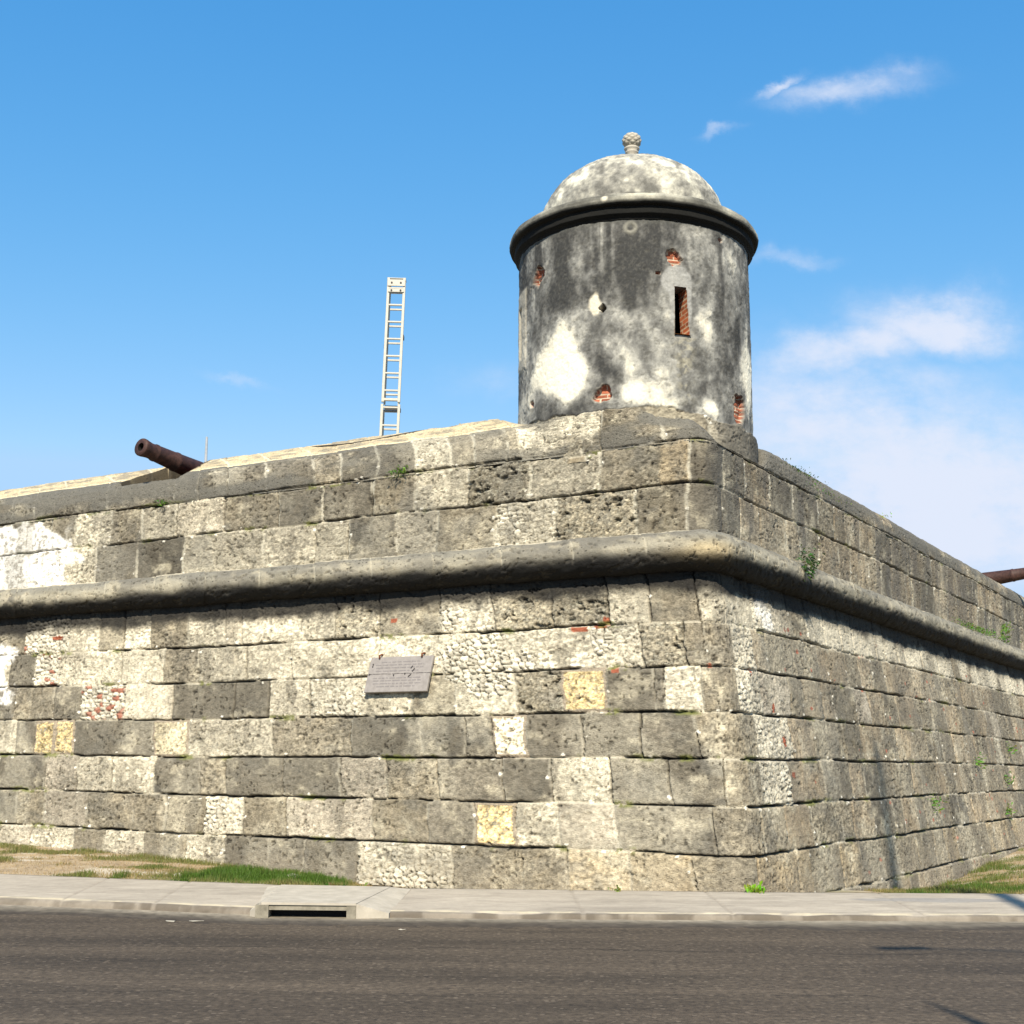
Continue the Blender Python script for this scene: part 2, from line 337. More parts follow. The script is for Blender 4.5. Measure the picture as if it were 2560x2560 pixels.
#        pit amount, pit depth, rubble
PIT = {'d': .25, 'k': 1.0, 'm': .45, 'l': .62, 'L': .25, 'w': .55, 'W': .8, 'y': 1.0, 'o': .5, 'p': .5, 'q': .35, 'r': .6, 'b': .6, 'v': .85}
TYPES = list(PAL)
BRK = [(-2.05, 3.47, .13, .03), (-1.72, 3.50, .10, .03), (-1.62, 3.56, .03, .06), (-1.55, 2.88, .055, .045), (-.15, 2.9, .05, .03), (-12.6, 3.78, .12, .035), (.95, 2.87, .04, .04), (-5.2, 3.75, .06, .03), (1.7, 2.4, .05, .06), (1.9, 1.95, .05, .07), (2.1, 1.5, .06, .04)]
def masonry(Ug, Zg, courses, tables, seed, vert_light=False):
    """height (metres, outward) and colour of coursed coral blocks at wall run Ug and height Zg"""
    Zw = Zg + (vn(Ug * 0.55, Ug * 0 + seed, seed) - .5) * 0.04 + (fbm(Ug * 4.1, Zg * 2.0, seed + 1, 4) - .5) * 0.030
    Uw = Ug + (fbm(Ug * 2.5, Zg * 3.5, seed + 2, 3) - .5) * 0.09 + (fbm(Ug * 15, Zg * 15, seed + 41, 2) - .5) * 0.035
    typ = np.zeros(Ug.shape, int); bid = np.zeros(Ug.shape); dz = np.full(Ug.shape, 9.); du = np.full(Ug.shape, 9.); low = np.zeros(Ug.shape)
    for ci, ((zb, zt), (us, ts)) in enumerate(zip(courses, tables)):
        s = (Zw >= zb) & (Zw < zt) if 0 < ci < len(courses) - 1 else ((Zw < zt) if ci == 0 else (Zw >= zb))
        if len(courses) == 1: s = np.ones(Ug.shape, bool)
        i = np.clip(np.searchsorted(us, Uw[s]), 0, len(us) - 1)
        typ[s] = np.array([TYPES.index(t) for t in ts])[i]
        bid[s] = i * 7.31 + ci * 101.7 + seed
        ul = np.concatenate([[us[0] - 1], us[:-1]])[i]
        du[s] = np.minimum(np.abs(Uw[s] - ul), np.abs(us[i] - Uw[s]))
        dz[s] = np.minimum(np.abs(Zw[s] - zb), np.abs(zt - Zw[s]))
    br = _h(np.floor(bid * 13), np.floor(bid * 5), seed + 3); br2 = _h(np.floor(bid * 13), np.floor(bid * 5), seed + 4); br3 = _h(np.floor(bid * 13), np.floor(bid * 5), seed + 6)
    pal = np.array([PAL[t] for t in TYPES]) * np.array([.99, .965, .945]); pit = np.array([PIT[t] for t in TYPES])[typ]
    pal = pal * (.86 if vert_light else 1.0)
    col = pal[typ] * (0.86 + 0.30 * br[..., None])
    is_ = lambda t: (typ == TYPES.index(t))
    # broad mottling and lichen inside the blocks, ragged so that block edges do not read as one tile each
    f0 = fbm(Ug * 1.7 + br * 9, Zg * 2.3 + br2 * 9, seed + 7, 4)
    col *= (0.62 + 0.76 * f0)[..., None]
    wide = fbm(Ug * .7 + 20, Zg * 1.0, seed + 31, 4); col *= (1 + .55 * (wide - .5) + .35 * (fbm(Ug * 1.6, Zg * .7, seed + 32, 4) - .5))[..., None]
    f1 = fbm(Ug * 4.0, Zg * 6.5, seed + 8, 4)
    lite = is_('l') | is_('w') | is_('p') | is_('v') | is_('y') | is_('L')
    col *= (1 - .25 * sm(.50, .66, f1) * lite)[..., None]
    dk = (is_('d') | is_('m') | is_('q') | is_('o'))
    sc_ = sm(.52, .78, fbm(Ug * 3.6 + 40, Zg * 5.5, seed + 9, 6, .62)) * dk
    col = mixc(col, (.44, .39, .28), sc_ * .75)
    # dark lichen clouds
    dl = sm(.48, .74, fbm(Ug * 2.4 + 70, Zg * 3.6, seed + 10, 6, .62)) * (~lite)
    col = mixc(col, (.105, .10, .085), dl * .55)
    global ROUGH
    ROUGH = np.clip(.28 + .75 * pit + (br2 - .5) * .5 + (fbm(Ug * 1.3, Zg * 1.6, seed + 51, 3) - .5) * 1.1, .12, 1)
    keep_ = ~(is_('W') | is_('y') | is_('v') | is_('b'))
    run_ = fbm(Ug * 1.05 + 13, Zg * .62 + 4, seed + 42, 6, .58); run2 = fbm(Ug * 2.1 + 3, Zg * .7 + 14, seed + 43, 6, .6)
    col = mixc(col, (.17, .153, .118), sm(.50, .66, run_) * .42 * keep_); col = mixc(col, (.50, .455, .345), sm(.50, .62, 1 - run_) * .28 * keep_)
    col = mixc(col, (.125, .108, .080), sm(.58, .72, run2) * .5 * keep_)
    h = (br3 - .5) * 0.016 + (fbm(Ug * 2.0, Zg * 3.0, seed + 12, 4) - .5) * 0.04
    # pitted coral: elongated along the bed
    g1 = fbm(Ug * 11, Zg * 22, seed + 13, 3, .6); g2 = fbm(Ug * 24, Zg * 38, seed + 14, 2, .6)
    big = sm(.66, .72, fbm(Ug * 6.5, Zg * 13.0, seed + 15, 4, .6)) * pit * np.where(is_('k'), 1, .6)
    p1 = .55 * sm(.62, .74, g1) * pit + sm(.66, .76, g2) * pit * .7
    p1 = np.clip(p1, 0, 1)
    g3 = fbm(Ug * 17, Zg * 36, seed + 33, 3, .8); g4 = vn(Ug * 29, Zg * 40, seed + 34)
    col *= (1 + (g3 - .5) * (.35 + 2.3 * pit) * (.5 + br) + (g4 - .5) * (.15 + .8 * pit))[..., None]
    spk = sm(.70, .76, fbm(Ug * 17 + 3, Zg * 27, seed + 35, 2, .6)) * sm(.35, .6, fbm(Ug * 2.2, Zg * 3, seed + 36, 3)); col *= (1 - .72 * spk)[..., None]; h -= spk * .02
    h += (g3 - .5) * .016 * (.4 + pit)
    h -= p1 * 0.022 + big * 0.05 + 0
    h += (g2 - .5) * 0.02 * pit + (g1 - .5) * .02 * pit
    col *= np.clip(1 - .62 * p1 - .70 * big, .1, 1)[..., None]
    hi = sm(.58, .72, 1 - g3) * pit
    col = mixc(col, (.70, .65, .50), np.clip(hi * .42, 0, 1) * (lite | is_('k')))
    # rubble infill
    rb = is_('r') | is_('b')
    rough_edge = sm(.50, .60, fbm(Ug * 1.6 + 11, Zg * 2.4, seed + 16, 3))
    rbx = sm(.30, .5, np.maximum(gauss(Ug, Zg, -3.75, 3.05, .75, .36), gauss(Ug, Zg, -3.6, 2.75, .45, .28)) + (fbm(Ug * 3, Zg * 3, 88, 3) - .5) * .5)
    rb = rb | (rbx > .5)
    rmask = np.where(rb, 1.0, 0.0) * np.where(is_('b'), 1, np.maximum(rbx, .35 + .65 * rough_edge))
    a1, a2, ai = worley(Uw * 8.0 + Zw * 2.5, Zw * 14.0 - Uw * 1.2, seed + 17)
    gap = sm(0.02, 0.16, a2 - a1)
    h += rmask * (0.03 * (1 - a1) * gap - 0.03 * (1 - gap))
    stonec = np.array([.36, .33, .26]) + (ai[..., None]) * np.array([.42, .39, .31])
    rc = stonec * (0.12 + .88 * gap)[..., None] * (.7 + .6 * g2)[..., None]
    red = (ai > .80) & is_('b') & (fbm(Ug * 1.3 + 3, Zg * 1.3, seed + 18, 3) > .5)
    rc = np.where(red[..., None], np.array([.27, .085, .05]), rc)
    col = col * (1 - rmask[..., None] * .85) + rc * rmask[..., None] * .85
    # stray bits of brick and white shell packed into the joints
    b1, b2, bi = worley(Uw * 5.0, Zw * 9.0, seed + 19)
    for (bu, bz, bw, bh_) in BRK:
        brick = (np.abs(Ug - bu + (g4 - .5) * .03) < bw) & (np.abs(Zg - bz + (g1 - .5) * .04) < bh_); col = np.where(brick[..., None], np.array([.28, .085, .045]) * (.6 + .8 * g2[..., None]), col)
    brick = (bi > .955) & (b1 < .22 + .1 * g1) & (fbm(Ug * .6, Zg * .6, 77, 3) > .52) & (Ug > 1.0) & (Zg < 4); col = np.where(brick[..., None], np.array([.36, .13, .08]), col)
    c1, c2, ci_ = worley(Uw * 8.0, Zw * 11.0, seed + 20)
    shell = (ci_ > .93) & (c1 < .24) & (np.minimum(dz, du) < .06)
    col = np.where(shell[..., None], np.array([.70, .66, .56]), col); h = np.where(shell, h + .02 * (1 - c1 / .3), h)
    # arrises rounded, with chips
    chip = fbm(Ug * 6, Zg * 6, seed + 21, 3)
    ez = 0.006 + 0.045 * chip; eu = 0.006 + 0.040 * chip
    h -= (1 - sm(0, 1, dz / ez)) * 0.015 + (1 - sm(0, 1, du / eu)) * 0.012
    # horizontal joints: open in places, packed in others
    op = sm(.40, .54, fbm(Ug * 1.1, Zg * .8, seed + 22, 3) - .10 * lite + .06 * (~lite)); wj = 0.004 + 0.019 * fbm(Ug * 2.6, Zg * 1.5, seed + 23, 3) ** 1.6 * 1.3
    jz = (1 - sm(.55, 1.25, dz / wj))
    h -= jz * op * .085
    col = mixc(col, (.018, .016, .013), jz * op * .97)
    col = mixc(col, (.52, .47, .36), (1 - sm(.6, 1.6, dz / .016)) * (1 - op) * .55)
    # upright joints
    jo = (br2 > (.75 if vert_light else .34)) & ~rb
    op2 = sm(.30, .46, fbm(Ug * 1.3 + 5, Zg * 1.7, seed + 24, 3)) * jo
    ju = (1 - sm(.55, 1.3, du / (0.007 + .012 * chip)))
    h -= ju * op2 * .05
    col = mixc(col, (.03, .026, .020), ju * op2 * .92)
    col = mixc(col, (.075, .065, .05), (1 - sm(.3, 1.3, du / (.010 + .010 * chip))) * (1 - op2) * (0.25 if vert_light else .55) * sm(.35, .5, f1))
    mo = (1 - sm(.3, 1.2, du / (.020 + .03 * g1))) * (1 - op2) * (.60 if vert_light else .30) * sm(.35, .5, f1)
    col = mixc(col, (.56, .52, .41), mo)
    # mortar frames round the renewed stones
    fr = (is_('v') | is_('W') | is_('y')) & (np.minimum(du, dz) < .045) & (br > -1)
    col = np.where(fr[..., None], np.array([.27, .225, .165]) * (0.8 + .4 * g1[..., None]), col)
    # moss in the open beds
    mo2 = sm(.60, .68, fbm(Ug * 1.9 + 50, Zg * 1.2, seed + 26, 3)) * (1 - sm(.6, 2.2, dz / .03)) * (g1 > .45)
    col = mixc(col, (.13, .14, .03), mo2 * .8)
    return h, col
def gauss(Ug, Zg, u, z, su, sz_):
    return np.exp(-((Ug - u) / su) ** 2 - ((Zg - z) / sz_) ** 2)

KT = 0.9873
def run(Ug, ins): return np.where(Ug < 0, Ug - ins * KT, Ug + ins * KT)
bastion = empty('fortress_wall', (2.95, 16.5, 0))
tag(bastion, 'massive weathered coral stone bastion wall with rounded cordon meeting in a corner under the turret', 'wall')
def off(P):      # bastion-local coordinates
    P = P.copy(); P[..., 0] -= 2.95; P[..., 1] -= 16.5; return P

# lower battered face
zs = np.arange(-0.75, 4.42, 0.0165)
Zg, Ug = np.meshgrid(zs, US, indexing='ij')
h, col = masonry(Ug, Zg, LOW, LT, 300)
# lime wash remains on the far left, dirty base
def limewash(Ug, Zg, col, h, u, z, su, sz_, amp, seed):
    k = gauss(Ug, Zg, u, z, su, sz_) * amp; f = fbm(Ug * 2.4, Zg * 3.4, seed, 5); k = sm(.42, .56, k * .8 + (f - .5) * .9)
    return mixc(col, (.84, .81, .74), k * .88 * (0.35 + .65 * sm(.3, .5, fbm(Ug * 16, Zg * 18, seed + 3, 3))))
col = limewash(Ug, Zg, col, h, -14.1, 3.2, .8, .9, .75, 901)
col = limewash(Ug, Zg, col, h, 1.75, 3.7, .55, .5, .8, 907)
pale = sm(3.42, 3.52, Zg) * sm(1.2, 2.2, Ug) * sm(.38, .52, fbm(Ug * .9, Zg * 1.5, 952, 4)); col = mixc(col, (.60, .54, .41), pale * .6)
st = sm(.52, .70, fbm(Ug * 1.5, Zg * .35, 911, 4)) * sm(1.0, 3.0, Ug) * .45                     # run-off streaks, right face
col = mixc(col, (.13, .115, .09), st)
growth_shade = sm(3.80, 4.02, Zg + (fbm(Ug * 2, Zg * 3, 913, 4) - .5) * .3); col = mixc(col, (.014, .013, .012), growth_shade * .95)  # shade below the cordon painted into the wall, with some black growth
dirt = (1 - sm(.0, .55, Zg + (fbm(Ug * 1.5, Zg, 914, 3) - .5) * .5)); col = mixc(col, (.25, .215, .16), dirt * .35)
fr = 0.42
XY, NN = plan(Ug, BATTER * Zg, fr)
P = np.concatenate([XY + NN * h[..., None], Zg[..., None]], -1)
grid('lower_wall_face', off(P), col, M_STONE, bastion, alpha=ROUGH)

# cordon (the round moulding)
ths = np.linspace(rad(-118), rad(118), 58)
Tg, Ug = np.meshgrid(ths, US[::1], indexing='ij')
Sg = Tg * 0.33
h = (fbm(Ug * 1.5, Sg * 3, 500, 4) - .5) * .05 + (fbm(Ug * 14, Sg * 14, 501, 3) - .5) * .012
jp = np.abs(((Ug + 40 + .25 * vn(Ug * .4, Ug * 0, 502)) % 1.15) - .575)
jw = (1 - sm(.003, .022, np.abs(jp - .575))) * sm(-.35, -.05, np.sin(Tg)); h -= jw * .014
h += (vn(np.floor((Ug + 40 + .25 * vn(Ug * .4, Ug * 0, 502)) / 1.15) * 3.7, Ug * 0, 515) - .5) * .022
f = fbm(Ug * 1.2, Sg * 2.2, 503, 5); f2 = fbm(Ug * 3.2, Sg * 5, 504, 5)
col = np.ones(Ug.shape + (3,)) * np.array([.245, .222, .165])
col *= (.75 + .5 * fbm(np.floor((Ug + 40) / 1.15) * 3.1, Sg * 0, 505, 1))[..., None]
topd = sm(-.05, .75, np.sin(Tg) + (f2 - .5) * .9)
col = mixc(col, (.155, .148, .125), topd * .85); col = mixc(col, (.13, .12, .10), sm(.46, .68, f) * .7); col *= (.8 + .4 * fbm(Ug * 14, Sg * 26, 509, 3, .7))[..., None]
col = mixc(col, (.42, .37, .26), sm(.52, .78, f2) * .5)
col = mixc(col, (.010, .0095, .009), sm(-.12, .46, -np.sin(Tg) + (f - .5) * .42) * .985)              # painted shade on the underside, with some black growth
col = mixc(col, (.46, .37, .22), gauss(Ug, np.sin(Tg), -.1, -.1, .55, .35) * .75)
col = mixc(col, (.5, .44, .32), gauss(Ug, np.sin(Tg), -13.4, .1, 1.1, .35) * sm(.45, .6, f2) * .9)
col = mixc(col, (.40, .37, .29), jw * .5 * sm(.4, .55, f2))
col = mixc(col, (.50, .45, .34), sm(.86, .96, np.sin(Tg)) * sm(.35, .5, fbm(Ug * 1.5, Tg, 516, 4)) * .8)
col = mixc(col, (.36, .325, .245), gauss(Ug * 0, np.sin(Tg), 0, .25, 1, .30) * sm(.42, .62, fbm(Ug * 1.1, Sg * 3, 517, 5)) * .6)
h += (fbm(Ug * 5, Sg * 7, 518, 4) - .5) * .03
pt = sm(.62, .70, fbm(Ug * 9, Sg * 16, 507, 4, .6)); h -= pt * .02; col = mixc(col, (.06, .055, .045), pt * .6)
r_ = 0.280 + h * .85
ins = 0.85 - r_ * 1.08 * np.cos(Tg); zz = 4.485 + r_ * np.sin(Tg)
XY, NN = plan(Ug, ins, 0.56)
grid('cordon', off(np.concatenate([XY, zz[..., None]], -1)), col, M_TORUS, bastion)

# parapet face
zs = np.arange(4.6, 6.06, 0.0165)
Zg, Ug = np.meshgrid(zs, US, indexing='ij')
h, col = masonry(Ug, Zg, UP, UT, 330, True)
col = limewash(Ug, Zg, col, h, -14.2, 5.25, 1.75, .66, 2.2, 921)
stn = sm(.50, .66, fbm(Ug * 2.6, Zg * .5, 922, 4)) * sm(-.8, .2, Ug) * .6; col = mixc(col, (.11, .10, .085), stn)
stn = sm(.56, .70, fbm(Ug * 1.3, Zg * .8, 923, 4)) * (1 - sm(-1, 0, Ug)) * .40; col = mixc(col, (.16, .15, .125), stn)
XY, NN = plan(Ug, 0.86, 0.44)
kd = gauss(Ug, Zg * 0, .45, 0, .55, 1) * sm(.38, .55, fbm(Ug * 3, Zg * .8, 951, 4)); col = mixc(col, (.07, .066, .058), kd * .75)
edge = sm(5.98, 6.06, Zg) * 0
P = np.concatenate([XY + NN * h[..., None], Zg[..., None]], -1)
grid('parapet_face', off(P), col, M_STONE, bastion, alpha=ROUGH)

# coping: rounded nose, sloping crown, inner face; an embrasure is cut in the left flank
prof = np.array([(.86, 6.02), (.868, 6.14), (.895, 6.30), (.955, 6.45), (1.07, 6.585), (1.25, 6.68), (1.45, 6.80), (1.70, 6.955), (1.85, 7.03), (2.0, 7.05), (2.75, 7.05), (2.8, 7.0), (2.8, 5.8)])
pl = np.concatenate([[0], np.cumsum(np.hypot(*np.diff(prof, axis=0).T))])
ts = np.concatenate([np.arange(0, 1.35, 0.0165), np.linspace(1.36, pl[-1], 40)])
Tg, Ug = np.meshgrid(ts, US, indexing='ij')
ins = np.interp(Tg, pl, prof[:, 0]); zz = np.interp(Tg, pl, prof[:, 1])
CV = [(6.0, 6.62)]
# coping blocks are laid askew: the joints lean
h, col = masonry(Ug, 6.0 + Tg * .0 + np.clip(Tg, 0, 3) * 1.0, [(6.03, 9.5)], CT, 360, True)
Gs = Tg * 1.0
LEFTW = 1 - sm(-3.1, -2.5, Ug)
crown = sm(.80, .87, Tg + (fbm(Ug * .9, Tg, 930, 3) - .5) * .10) * np.maximum(LEFTW, .6 * sm(2.3, 2.8, Ug))
col = mixc(col, (.115, .108, .09), (1 - crown) * .90 * sm(.32, .48, fbm(Ug * .8 + 3, Tg * 2, 931, 4)) * (1 - gauss(Ug, Tg, -4.5, .3, 1.2, 1)) )
warm = np.array([.52, .42, .26]) * (0.72 + .5 * fbm(Ug * 3, Tg * 5, 932, 5))[..., None]
col = col * (1 - crown[..., None] * .88) + warm * crown[..., None] * .88
col = mixc(col, (.20, .18, .14), crown * sm(.48, .66, fbm(Ug * 4, Tg * 9, 933, 5, .6)) * .75 * (Tg > .72))
col = mixc(col, (.76, .64, .40), (1 - sm(.0, .05, np.abs(Tg - .86 + (fbm(Ug * .9, Tg, 930, 3) - .5) * .08))) * .8 * LEFTW)
col = mixc(col, (.30, .27, .21), sm(1.0, 3, Ug) * crown * .5)
jn = np.abs(((Ug + Tg * .35 + 40 + .55 * vn(Ug * .55, Ug * 0, 940) + .04 * fbm(Tg * 6, Ug * 2, 941, 3)) % .97) - .485); col = mixc(col, (.72, .64, .46), (1 - sm(.01, .04, np.abs(jn - .485))) * crown * .55 * sm(.35, .55, fbm(Ug * 2, Tg * 3, 942, 3)))
nL = -Ug + ins * KT
cut = sm(10.86, 10.96, nL - (np.minimum(ins, 1.75) - 1.1) * .1) * (1 - sm(12.44, 12.52, nL + (np.minimum(ins, 1.75) - 1.1) * 1.1))
# by the turret the coping dies against its stone base
kz = 1 - .30 * sm(-1.2, -.2, Ug) - .55 * sm(-.1, .5, Ug) * (1 - sm(2.1, 2.6, Ug)) + .12 * sm(2.2, 2.7, Ug)
zz = 6.02 + (zz - 6.02) * np.where(zz > 6.02, kz, 1)
sh_ = -Ug + 1.0; idr = 2.66 - np.sqrt(np.clip(1.845 ** 2 - (sh_ - 2.78) ** 2, 0, None)); fq = np.clip(Tg / .77, 0, 1)
wt_ = sm(-3.0, -2.4, Ug) * (1 - sm(-1.0, -.2, Ug))
ins_t = np.where(Tg < .77, .86 + (idr - .86) * fq ** 1.5, idr + (Tg - .77) * .5); zz_t = np.where(Tg < .77, 6.02 + .60 * fq, 6.62)
ins = ins * (1 - wt_) + ins_t * wt_; zz = zz * (1 - wt_) + zz_t * wt_
sill = 6.53 - (ins - 1.0) * .05
zz = np.where(Tg < pl[-2], zz * (1 - cut) + np.minimum(zz, sill) * cut, zz)
inn = cut * (ins > 1.2) + (ins > 1.16) * (ins < 2.78) * sm(10.8, 10.9, nL) * (1 - sm(12.55, 12.60, nL + (np.minimum(ins, 1.75) - 1.1) * 1.1)); col = mixc(col, (.022, .018, .012), np.clip(inn + (np.abs(cut - .5) < .49) * (ins > 1.16), 0, 1) * .93)  # shade painted onto the embrasure cheek, over dark stone
XY, NN = plan(Ug, ins, 0.44)
nz = np.clip(Tg / .9, 0, 1); P = np.concatenate([XY + NN * (h * (1 - nz * .8))[..., None], (zz + h * nz * .9)[..., None]], -1)
grid('coping', off(P), col, M_STONE, bastion)
# rampart walk behind the parapet
mb = MB()
def pt(u, ins, z): p, _ = plan(np.array([u]), np.array([ins]), .3); return (p[0][0] - 2.95, p[0][1] - 16.5, z)
mb.add([pt(-24, 2.7, 5.9), pt(0.01, 2.7, 5.9), pt(31, 2.7, 5.9), (6.0, 60, 5.9), (-18, 50, 5.9)], [(0, 4, 3, 1), (1, 3, 2)])
mb.build('rampart_walk', plain_mat('rampart_paving', (.4, .36, .27), .2, 3, .9), bastion)

# ------------------------------------------------------------------ the sentry turret
TC = np.array([1.91, 20.2]); TRAD = 1.825; TPH = math.atan2(TC[0], TC[1])
turret = empty('watchtower', (TC[0], TC[1], 5.9))
tag(turret, 'round domed sentry turret of blackened lime plaster standing on the bastion corner', 'turret')
def cyl(th, r, z):     # th in degrees, 0 faces the road, positive to the right
    t = np.radians(th); fx, fy = -math.sin(TPH), -math.cos(TPH); rx, ry = math.cos(TPH), -math.sin(TPH)
    return np.stack([r * (np.cos(t) * fx + np.sin(t) * rx), r * (np.cos(t) * fy + np.sin(t) * ry), z - 5.9], -1)
th = np.concatenate([np.arange(-105, 105, 0.45), np.linspace(105, 255, 60)[:-1]])
zs = np.arange(5.9, 9.56, 0.0145)
Zg, Hg = np.meshgrid(zs, th, indexing='ij'); Sg = np.radians(Hg) * TRAD
wx = (fbm(Sg * 1.6, Zg * 1.6, 600, 4) - .5); wy = (fbm(Sg * 1.6 + 30, Zg * 1.6, 601, 4) - .5)
Hw = Hg + wx * 16; Zw = Zg + wy * .55
def ell(t0, z0, st, sz_, p=1.0): return np.exp(-(((Hw - t0) / st) ** 2 + ((Zw - z0) / sz_) ** 2) ** p)
v = .30 + (fbm(Sg * 1.9, Zg * .95, 602, 6, .6) - .5) * 1.15 + (fbm(Sg * 5.5, Zg * .8, 615, 4) - .5) * .40 * sm(6.6, 9.6, Zg) + (fbm(Sg * 9, Zg * 5, 603, 4) - .5) * .34
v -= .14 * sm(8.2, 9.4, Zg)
v += 1.5 * ell(-37, 7.38, 15, .43, 1.7) + .5 * ell(-35, 7.95, 10, .3) + .62 * ell(1, 6.95, 8, .22, 1.2) + .30 * ell(14, 6.75, 7, .12)
v += .95 * ell(37, 6.74, 5.5, .17, 1.2) + .75 * ell(33, 7.95, 5.5, .33) + 1.2 * ell(68, 7.4, 7, .6, 1.5) + .25 * ell(-2, 7.45, 6, .35) + .2 * ell(48, 8.9, 9, .5)
v += .35 * ell(-66, 6.9, 12, .22) + .18 * ell(-72, 8.2, 7, .6) + .22 * ell(2, 8.1, 9, .2)
v -= .32 * sm(.48, .66, fbm(Sg * 5.5, Zg * .45, 618, 5)) * sm(7.9, 9.4, Zg)
v += (fbm(Sg * 14, Zg * 12, 611, 4, .65) - .5) * .35 + (fbm(Sg * 5, Zg * 3.2, 612, 4, .6) - .5) * .40
v -= .30 * ell(-8, 8.9, 14, .5) + .22 * ell(-28, 8.4, 13, .3) + .25 * ell(-12, 7.4, 5, .45) + .25 * ell(46, 7.4, 8, .35) + .25 * ell(60, 8.2, 9, .5)
ct = [0.0, .18, .36, .55, .8, 1.1]; cr = np.array([(.040, .040, .038), (.095, .093, .085), (.185, .181, .163), (.33, .32, .28), (.60, .56, .45), (.74, .69, .55)])
col = np.stack([np.interp(v, ct, cr[:, k]) for k in range(3)], -1)
brown = ell(22, 7.3, 7, .45, 1.4); rg = sm(.45, .6, fbm(Sg * 12, Zg * 14, 604, 3))
col = mixc(col, (.36, .33, .24), brown * rg * .7); col = mixc(col, (.05, .048, .04), brown * sm(.52, .62, fbm(Sg * 7, Zg * 4, 605, 3)) * .6)
h = (fbm(Sg * 1.3, Zg * 1.3, 606, 4) - .5) * .035 + (fbm(Sg * 12, Zg * 12, 607, 3) - .5) * .012
h += (sm(.5, .58, v) - .5) * .006
spk = sm(.56, .72, fbm(Sg * 12, Zg * 15, 608, 3, .7)); col = mixc(col, (.06, .058, .05), spk * .45 * (v < .7)); h -= spk * .006
lt = sm(.5, .74, fbm(Sg * 34 + 7, Zg * 30, 609, 3, .7)); col = mixc(col, (.40, .37, .30), lt * .08)
# smoother patch of newer render over the slit
tr = np.clip(np.exp(-((((Hg - 20.5) / 7.6) ** 2 + ((Zg - 8.56) / .26) ** 2)) ** 3) + np.exp(-((((Hg - 22.5) / 6.2) ** 2 + ((Zg - 8.15) / .5) ** 2)) ** 4) * .8, 0, 1)
tr = sm(.3, .7, tr + wx * .8 + (fbm(Sg * 8, Zg * 8, 616, 3) - .5) * .6)
col = mixc(col, (.31, .305, .28), tr * .80 * (0.75 + .5 * fbm(Sg * 3, Zg * 3, 610, 3)))
# medallion
rg_ = np.hypot(np.radians(Hg + 1) * TRAD, Zg - 9.38); col = mixc(col, (.38, .36, .29), (1 - sm(.010, .05, np.abs(rg_ - .075))) * .4); h += (1 - sm(.01, .035, np.abs(rg_ - .075))) * .01
# lost plaster with bricks showing
BR = [(-52.5, 8.93, 6.5, .14, -.35), (19.2, 8.96, 3.6, .12, 0), (-15.2, 6.86, 4.6, .125, 0), (58.8, 6.84, 5.2, .24, 0), (-57.2, 6.95, 1.7, .05, 0), (45.9, 9.37, 1.3, .035, 0), (11.5, 8.68, 1.7, .035, 0)]
for i, (t0, z0, st, sz_, tilt) in enumerate(BR):
    d = np.hypot((Hg - t0) / st, (Zg - z0 - (np.radians(Hg - t0) * TRAD) * -tilt) / sz_)
    k = d + (fbm(Sg * 9, Zg * 9, 620 + i, 3) - .5) * 1.1
    mk = 1 - sm(.86, .98, k)
    row = np.floor(Zg / .062); fz = (Zg / .062) - row; fx = ((Sg / .21 + .5 * (row % 2)) % 1)
    mort = (fz < .2) | (fx < .09)
    bc = np.array([.30, .095, .05]) * (0.6 + .8 * _h(row, np.floor(Sg / .21 + .5 * (row % 2)), 630))[..., None]
    bc = np.where(mort[..., None], np.array([.50, .44, .33]), bc)
    col = col * (1 - mk[..., None]) + bc * mk[..., None]
    h -= mk * (.065 + mort * .012 + .03 * _h(row, np.floor(Sg / .21 + .5 * (row % 2)), 633))
    rim = np.exp(-((k - 1.06) / .10) ** 2); col = mixc(col, (.52, .48, .39), rim * .28 * sm(.4, .6, fbm(Sg * 8, Zg * 8, 634, 2)))
# small shot hole with bright broken plaster at its left
d = np.hypot((Hg + 17.8) / 3.2, (Zg - 8.25) / .17) + wx * .7; col = mixc(col, (.62, .56, .43), (1 - sm(.6, 1.1, d + (fbm(Sg * 9, Zg * 9, 641, 3) - .5) * .9)) * .95); 
d = np.abs((Hg + 14.2) / 2.1) ** .8 + np.abs((Zg - 8.17) / .085) ** .8 + (fbm(Sg * 12, Zg * 12, 640, 2) - .5) * .6
mk = 1 - sm(.88, 1.0, d); h -= mk * .32; col = mixc(col, (.09, .06, .04), mk * .9)
# slot window at the left limb with its pale surround
fw = (1 - sm(.9, 1.05, np.maximum(np.abs((Hg + 71) / 7.2), np.abs((Zg - 8.22) / .66)))); h += fw * .02; col = mixc(col, (.48, .44, .35), fw * .6)
mk = 1 - sm(.85, 1.0, np.maximum(np.abs((Hg + 72.5) / 2.6), np.abs((Zg - 8.2) / .42))); h -= mk * .3; col = mixc(col, (.07, .065, .05), mk * .8)
